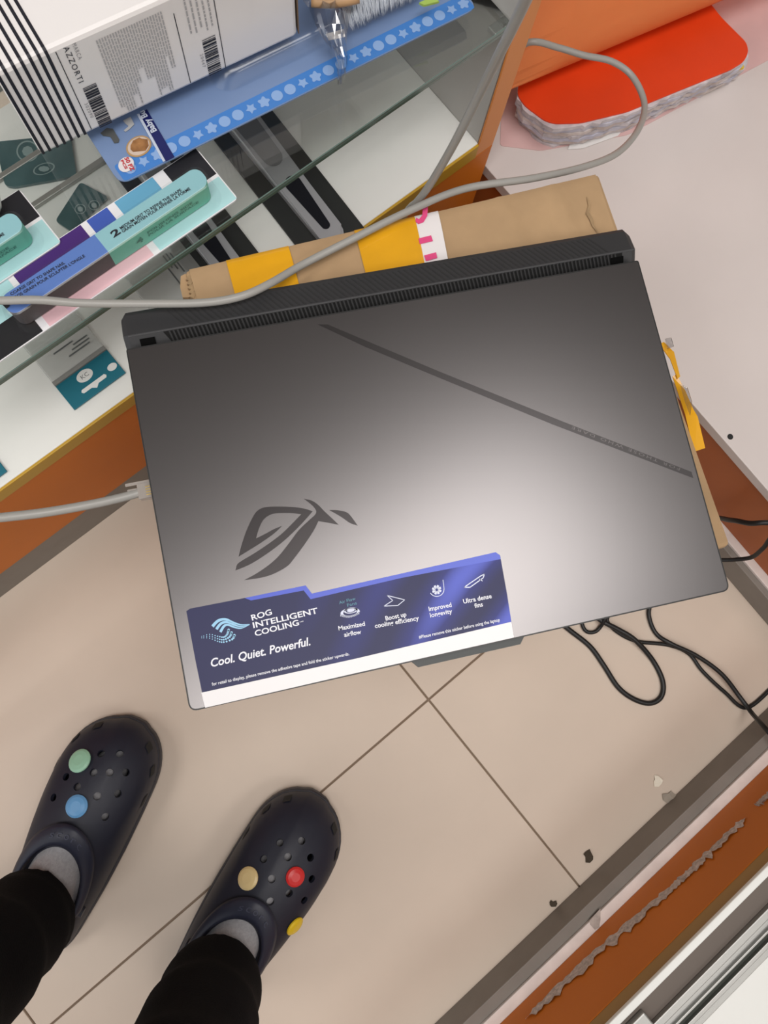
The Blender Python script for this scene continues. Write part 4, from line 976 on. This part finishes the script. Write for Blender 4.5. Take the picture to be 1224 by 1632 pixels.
def clog(toe, heel, s, holes, charms, charm_cols):
    d_ = (toe - heel); rz = math.atan2(d_.y, d_.x); mid_ = (toe + heel) / 2
    M = Matrix.Translation((mid_.x, mid_.y, 0)) @ Matrix.Rotation(rz, 4, 'Z') @ Matrix.Translation((-CLEN / 2, 0, 0))
    NP, NA = 72, 13
    def surf(phi, a_, off=0.0):
        o_ = outline_pt(phi, s); rp = Vector((.080 - .067 * math.cos(phi), .0365 * math.sin(phi), 0))
        hgt = .056 + .030 * ((1 - math.cos(phi)) / 2) ** 2.2 + .004 * math.cos(phi) ** 2
        g = math.sin(a_) ** 1.0; zz = .021 + (hgt - .021) * max(0, math.cos(a_)) ** .85
        p = rp.lerp(o_, g); p.z = zz; return p
    bm = bmesh.new(); V = []
    for i in range(NP):
        phi = 2 * math.pi * i / NP; V.append([bm.verts.new(M @ surf(phi, math.pi / 2 * k / (NA - 1))) for k in range(NA)])
    for i in range(NP):
        A, B = V[i], V[(i + 1) % NP]
        for k in range(NA - 1): bm.faces.new((A[k], A[k + 1], B[k + 1], B[k]))
    bmesh.ops.recalc_face_normals(bm, faces=bm.faces)
    if sum((f.normal.z for f in bm.faces)) < 0: bmesh.ops.reverse_faces(bm, faces=bm.faces)
    tree = BVHTree.FromBMesh(bm)
    bmesh.ops.solidify(bm, geom=bm.faces[:], thickness=.0045)
    up_me = bpy.data.meshes.new('u'); bm.to_mesh(up_me); bm.free()
    uo = bpy.data.objects.new('u', up_me); COL.objects.link(uo)
    def hit(px):
        d2 = ray(px).normalized(); r = tree.ray_cast(Vector((0, 0, H)), d2); 
        if r[0] is None: return None
        n_ = r[1] if r[1].z > 0 else -r[1]; return r[0], n_
    cb_ = bmesh.new()
    for px in holes:
        h_ = hit(px)
        if not h_: continue
        q = h_[1].to_track_quat('Z', 'Y').to_matrix().to_4x4()
        bmesh.ops.create_cone(cb_, cap_ends=True, segments=14, radius1=.0044, radius2=.0044, depth=.022, matrix=Matrix.Translation(h_[0]) @ q)
    bmesh.ops.recalc_face_normals(cb_, faces=cb_.faces)
    cme = bpy.data.meshes.new('c'); cb_.to_mesh(cme); cb_.free(); co = bpy.data.objects.new('c', cme); COL.objects.link(co)
    md = uo.modifiers.new('b', 'BOOLEAN'); md.object = co; md.operation = 'DIFFERENCE'; md.solver = 'EXACT'
    fin = evaluated(uo); bpy.data.objects.remove(uo); bpy.data.objects.remove(co); fin.materials.clear()
    up = obj('clog', fin, M_navyclog, person, smooth=True)
    for f in up.data.polygons: f.use_smooth = True
    try: up.data.set_sharp_from_angle(angle=math.radians(40))
    except Exception: pass
    for ph in (2.08, 2.40, 2.70, 3.58, 3.88, 4.20):
        bm = bmesh.new(); g = [[bm.verts.new(M @ (surf(ph + dp, a_) + (outline_pt(ph, s) - Vector((CLEN * .55, 0, 0))).normalized() * .0006 + Vector((0, 0, .0004)))) for a_ in (1.22, 1.30, 1.38)] for dp in (-.055, -.02, .02, .055)]
        for A, B in zip(g, g[1:]):
            for k in range(2): bm.faces.new((A[k], A[k + 1], B[k + 1], B[k]))
        obj('side_port', bm, M_hole, up)
    # sole
    bm = bmesh.new(); rings = []
    for g_, zz in ((-.004, 0.0), (.0012, .003), (.0022, .012), (.0022, .018), (.0006, .0225)):
        rings.append([bm.verts.new(M @ (outline_pt(2 * math.pi * i / NP, s, g_) + Vector((0, 0, zz)))) for i in range(NP)])
    for A, B in zip(rings, rings[1:]):
        for i in range(NP): bm.faces.new((A[i], A[(i + 1) % NP], B[(i + 1) % NP], B[i]))
    bm.faces.new(rings[0]); bm.faces.new(rings[-1]); obj('sole', bm, M_navyclog, up, smooth=False)
    # strap folded forward over the instep
    def strap_pt(ph, j):
        wdt = .017 + .006 * math.sin(math.pi * (ph - math.radians(78)) / math.radians(204))
        p0 = surf(ph, .0); p1 = surf(ph, .9); out_ = (p1 - p0); out_.z = 0; out_.normalize()
        L_ = (outline_pt(ph, s) - Vector((p0.x, p0.y, 0))); L_.z = 0
        a_ = math.asin(min(.97, (wdt * j / 5) / max(L_.length, .002) + 0.02)); p = surf(ph, a_)
        p.z += .0060 + .0022 * math.sin(math.pi * j / 5)
        return M @ (p + out_ * .0015)
    bm = bmesh.new(); rows = []; n_ = 40
    for i in range(n_ + 1):
        ph = math.radians(78 + 204 * i / n_); rows.append([bm.verts.new(strap_pt(ph, j)) for j in range(6)])
    for A, B in zip(rows, rows[1:]):
        for j in range(5): bm.faces.new((A[j], A[j + 1], B[j + 1], B[j]))
    bmesh.ops.recalc_face_normals(bm, faces=bm.faces)
    bmesh.ops.solidify(bm, geom=bm.faces[:], thickness=.0026)
    obj('strap', bm, mat('navy_strap', (.021, .024, .044), .45), up, smooth=True)
    bm = bmesh.new()
    for k, ch in enumerate('crocs'):
        ph = math.pi + (2 - k) * .19
        c_ = strap_pt(ph, 2.5); up_ = (strap_pt(ph, 4) - strap_pt(ph, 1)).normalized(); tn = (strap_pt(ph - .05, 2.5) - strap_pt(ph + .05, 2.5)).normalized(); nz = tn.cross(up_)
        if nz.z < 0: tn = -tn; nz = -nz
        text_into(bm, ch, c_ - tn * .0026 - up_ * .0028 + nz * .0034, tn * .0052, up_ * .0085)
    obj('lettering', bm, mat('strap_relief', (.045, .05, .085), .5), up, kind='stuff')
    for ph in (80, 280):
        p = surf(math.radians(ph), .25); bm = bmesh.new()
        sgn = 1 if ph < 180 else -1
        bmesh.ops.create_cone(bm, cap_ends=True, segments=18, radius1=.0065, radius2=.0055, depth=.004, matrix=M @ Matrix.Translation((p.x, p.y + sgn * .004, p.z - .004)) @ Matrix.Rotation(-sgn * math.pi / 2, 4, 'X'))
        obj('rivet', bm, M_navyclog, up, smooth=False)
    # plain button charms
    for px, (nm, colr, rad) in zip(charms, charm_cols):
        h_ = hit(px)
        if not h_: continue
        q = h_[1].to_track_quat('Z', 'Y').to_matrix().to_4x4(); Mx = Matrix.Translation(h_[0]) @ q
        bm = bmesh.new(); prof_ = [(0, .0048), (.45, .0046), (.8, .0036), (1, .002), (1, .0004)]; rr = []
        for (r_, z_) in prof_[1:]: rr.append([bm.verts.new(Mx @ Vector((rad * r_ * math.cos(k * math.pi / 12), rad * r_ * math.sin(k * math.pi / 12), z_))) for k in range(24)])
        bm.faces.new(rr[0])
        for A, B in zip(rr, rr[1:]):
            for k in range(24): bm.faces.new((A[k], A[(k + 1) % 24], B[(k + 1) % 24], B[k]))
        bm.faces.new(rr[-1]); obj('button_charm', bm, mat('charm_' + nm, colr, .35), up, label='plain round %s button charm' % nm)
    # sock with foot and ankle, one closed surface
    bm = bmesh.new()
    foot = [Vector((.022, 0, .040)), Vector((.05, 0, .048)), Vector((.09, 0, .056)), Vector((.13, 0, .056)), Vector((.165, 0, .054)), Vector((.20, 0, .048)), Vector((.235, 0, .041)), Vector((.262, 0, .034))]
    rad_ = [.016, .029, .033, .0335, .032, .028, .022, .010]
    bm_tube(bm, [M @ p for p in foot], lambda t: rad_[min(7, int(round(t * 7)))], n=16)
    ank = [Vector((.060, 0, .05)), Vector((.072, 0, .08)), Vector((.080, 0, .11)), Vector((.084, 0, .16)), Vector((.084, 0, .22))]
    bm_tube(bm, [M @ p for p in ank], lambda t: [.030, .034, .032, .034, .036][min(4, int(round(t * 4)))], n=16)
    ins = [Vector((.07, 0, .09)), Vector((.10, 0, .080)), Vector((.135, 0, .064))]
    bm_tube(bm, [M @ p for p in ins], lambda t: [.030, .0285, .0255][min(2, int(round(t * 2)))], n=16)
    obj('sock', remeshed(bm, .004, 8), M_sock, person, smooth=True)
    return M
lhol = [(161, 1201), (191, 1201), (175, 1231), (201, 1231), (149, 1231), (105, 1238), (123, 1254), (155, 1269), (188, 1265), (85, 1271), (168, 1302)]
rhol = [(446, 1343), (481, 1340), (420, 1369), (459, 1366), (495, 1367), (433, 1401), (497, 1401), (461, 1424), (485, 1435), (431, 1437)]
ML = clog(FL['toe'], FL['heel'], 1, lhol, [(128, 1213), (123, 1285)], [('mint green', (.30, .55, .40), .0135), ('sky blue', (.14, .36, .66), .0125)])
MR = clog(FR['toe'], FR['heel'], -1, rhol, [(396, 1400), (470, 1397), (469, 1475)], [('cream', (.72, .56, .28), .0125), ('red', (.66, .03, .03), .0110), ('yellow', (.80, .55, .02), .0115)])
# trousers: two legs joining at the hips, one surface
bm = bmesh.new()
def leg(M, knee, hip, rnds):
    a_ = M @ Vector((.074, 0, .100)); b_ = M @ Vector((.074, 0, .16))
    pts = spline([a_, b_, a_.lerp(knee, .55) + Vector((0, 0, 0)), knee, knee.lerp(hip, .5), hip], 7); n_ = len(pts)
    rr = [.052, .054, .062, .074, .086, .098]
    def rad(t):
        f = t * (len(rr) - 1); k = min(int(f), len(rr) - 2); base_ = rr[k] + (rr[k + 1] - rr[k]) * (f - k)
        return base_ * (1 + .035 * math.sin(t * 46 + rnds) + .02 * math.sin(t * 91 + 2 * rnds))
    bm_tube(bm, pts, rad, n=20)
MRt = MR @ Matrix.Translation((.008, 0, 0))
aL, aR = ML @ Vector((.078, 0, 0)), MR @ Vector((.078, 0, 0))
hipc = (aL + aR) / 2 + Vector((-.06, 0, 0))
leg(ML, Vector((aL.x - .005, aL.y, .49)), Vector((hipc.x, hipc.y + .085, .90)), .3); leg(MRt, Vector((aR.x - .005, aR.y, .49)), Vector((hipc.x, hipc.y - .085, .90)), 1.7)
pel = [Vector((hipc.x, hipc.y - .10, .93)), Vector((hipc.x, hipc.y, .93)), Vector((hipc.x, hipc.y + .10, .93))]
bm_tube(bm, pel, lambda t: .105, n=20)
bm_tube(bm, [Vector((hipc.x, hipc.y, .90)), Vector((hipc.x, hipc.y, 1.04))], lambda t: .135, n=24)
obj('trousers', remeshed(bm, .008, 5), M_trouser, person, smooth=True)

# ================================================================ DEBRIS ON THE FLOOR
def chip(name, px, size, m, label, seed, cat='debris'):
    rnd = random.Random(seed); c_ = P(px, 0.0004); bm = bmesh.new(); n_ = 9
    top = [c_ + Vector((math.cos(k * 6.283 / n_), math.sin(k * 6.283 / n_), 0)) * size * rnd.uniform(.45, 1.15) + Vector((0, 0, rnd.uniform(.0008, size * .35))) for k in range(n_)]
    bm_prism(bm, top, .0006); ctr = bm.verts.new(c_ + Vector((0, 0, size * .5)))
    o_ = obj(name, bm, m); bmc = bmesh.new(); bmc.from_mesh(o_.data); bmesh.ops.triangulate(bmc, faces=bmc.faces); 
    bmesh.ops.delete(bmc, geom=[v for v in bmc.verts if not v.link_faces], context='VERTS')
    mz = min(v.co.z for v in bmc.verts)
    for v in bmc.verts: v.co.z = v.co.z if v.co.z > .0009 else .0001
    bmc.to_mesh(o_.data); bmc.free(); return tag(o_, label, cat)
chip('dry_scrap', (938, 1364), .0085, mat('dry_brown', (.06, .045, .03), .9), 'dark curled dry scrap on the floor near the orange counter', 1)
chip('dry_scrap', (881, 1440), .0050, mat('dry_brown', (.06, .045, .03), .9), 'tiny dark crumb against the grey plinth at the tile seam end', 2)
chip('paper_scrap', (1047, 1243), .0080, mat('chip_white', (.80, .74, .62), .8), 'whitish paper chip on the floor near the black cables', 3)
chip('dust_clump', (1068, 1270), .0110, mat('dust_grey', (.34, .29, .24), 1.0), 'grey dust clump on the floor along the right plinth', 4)
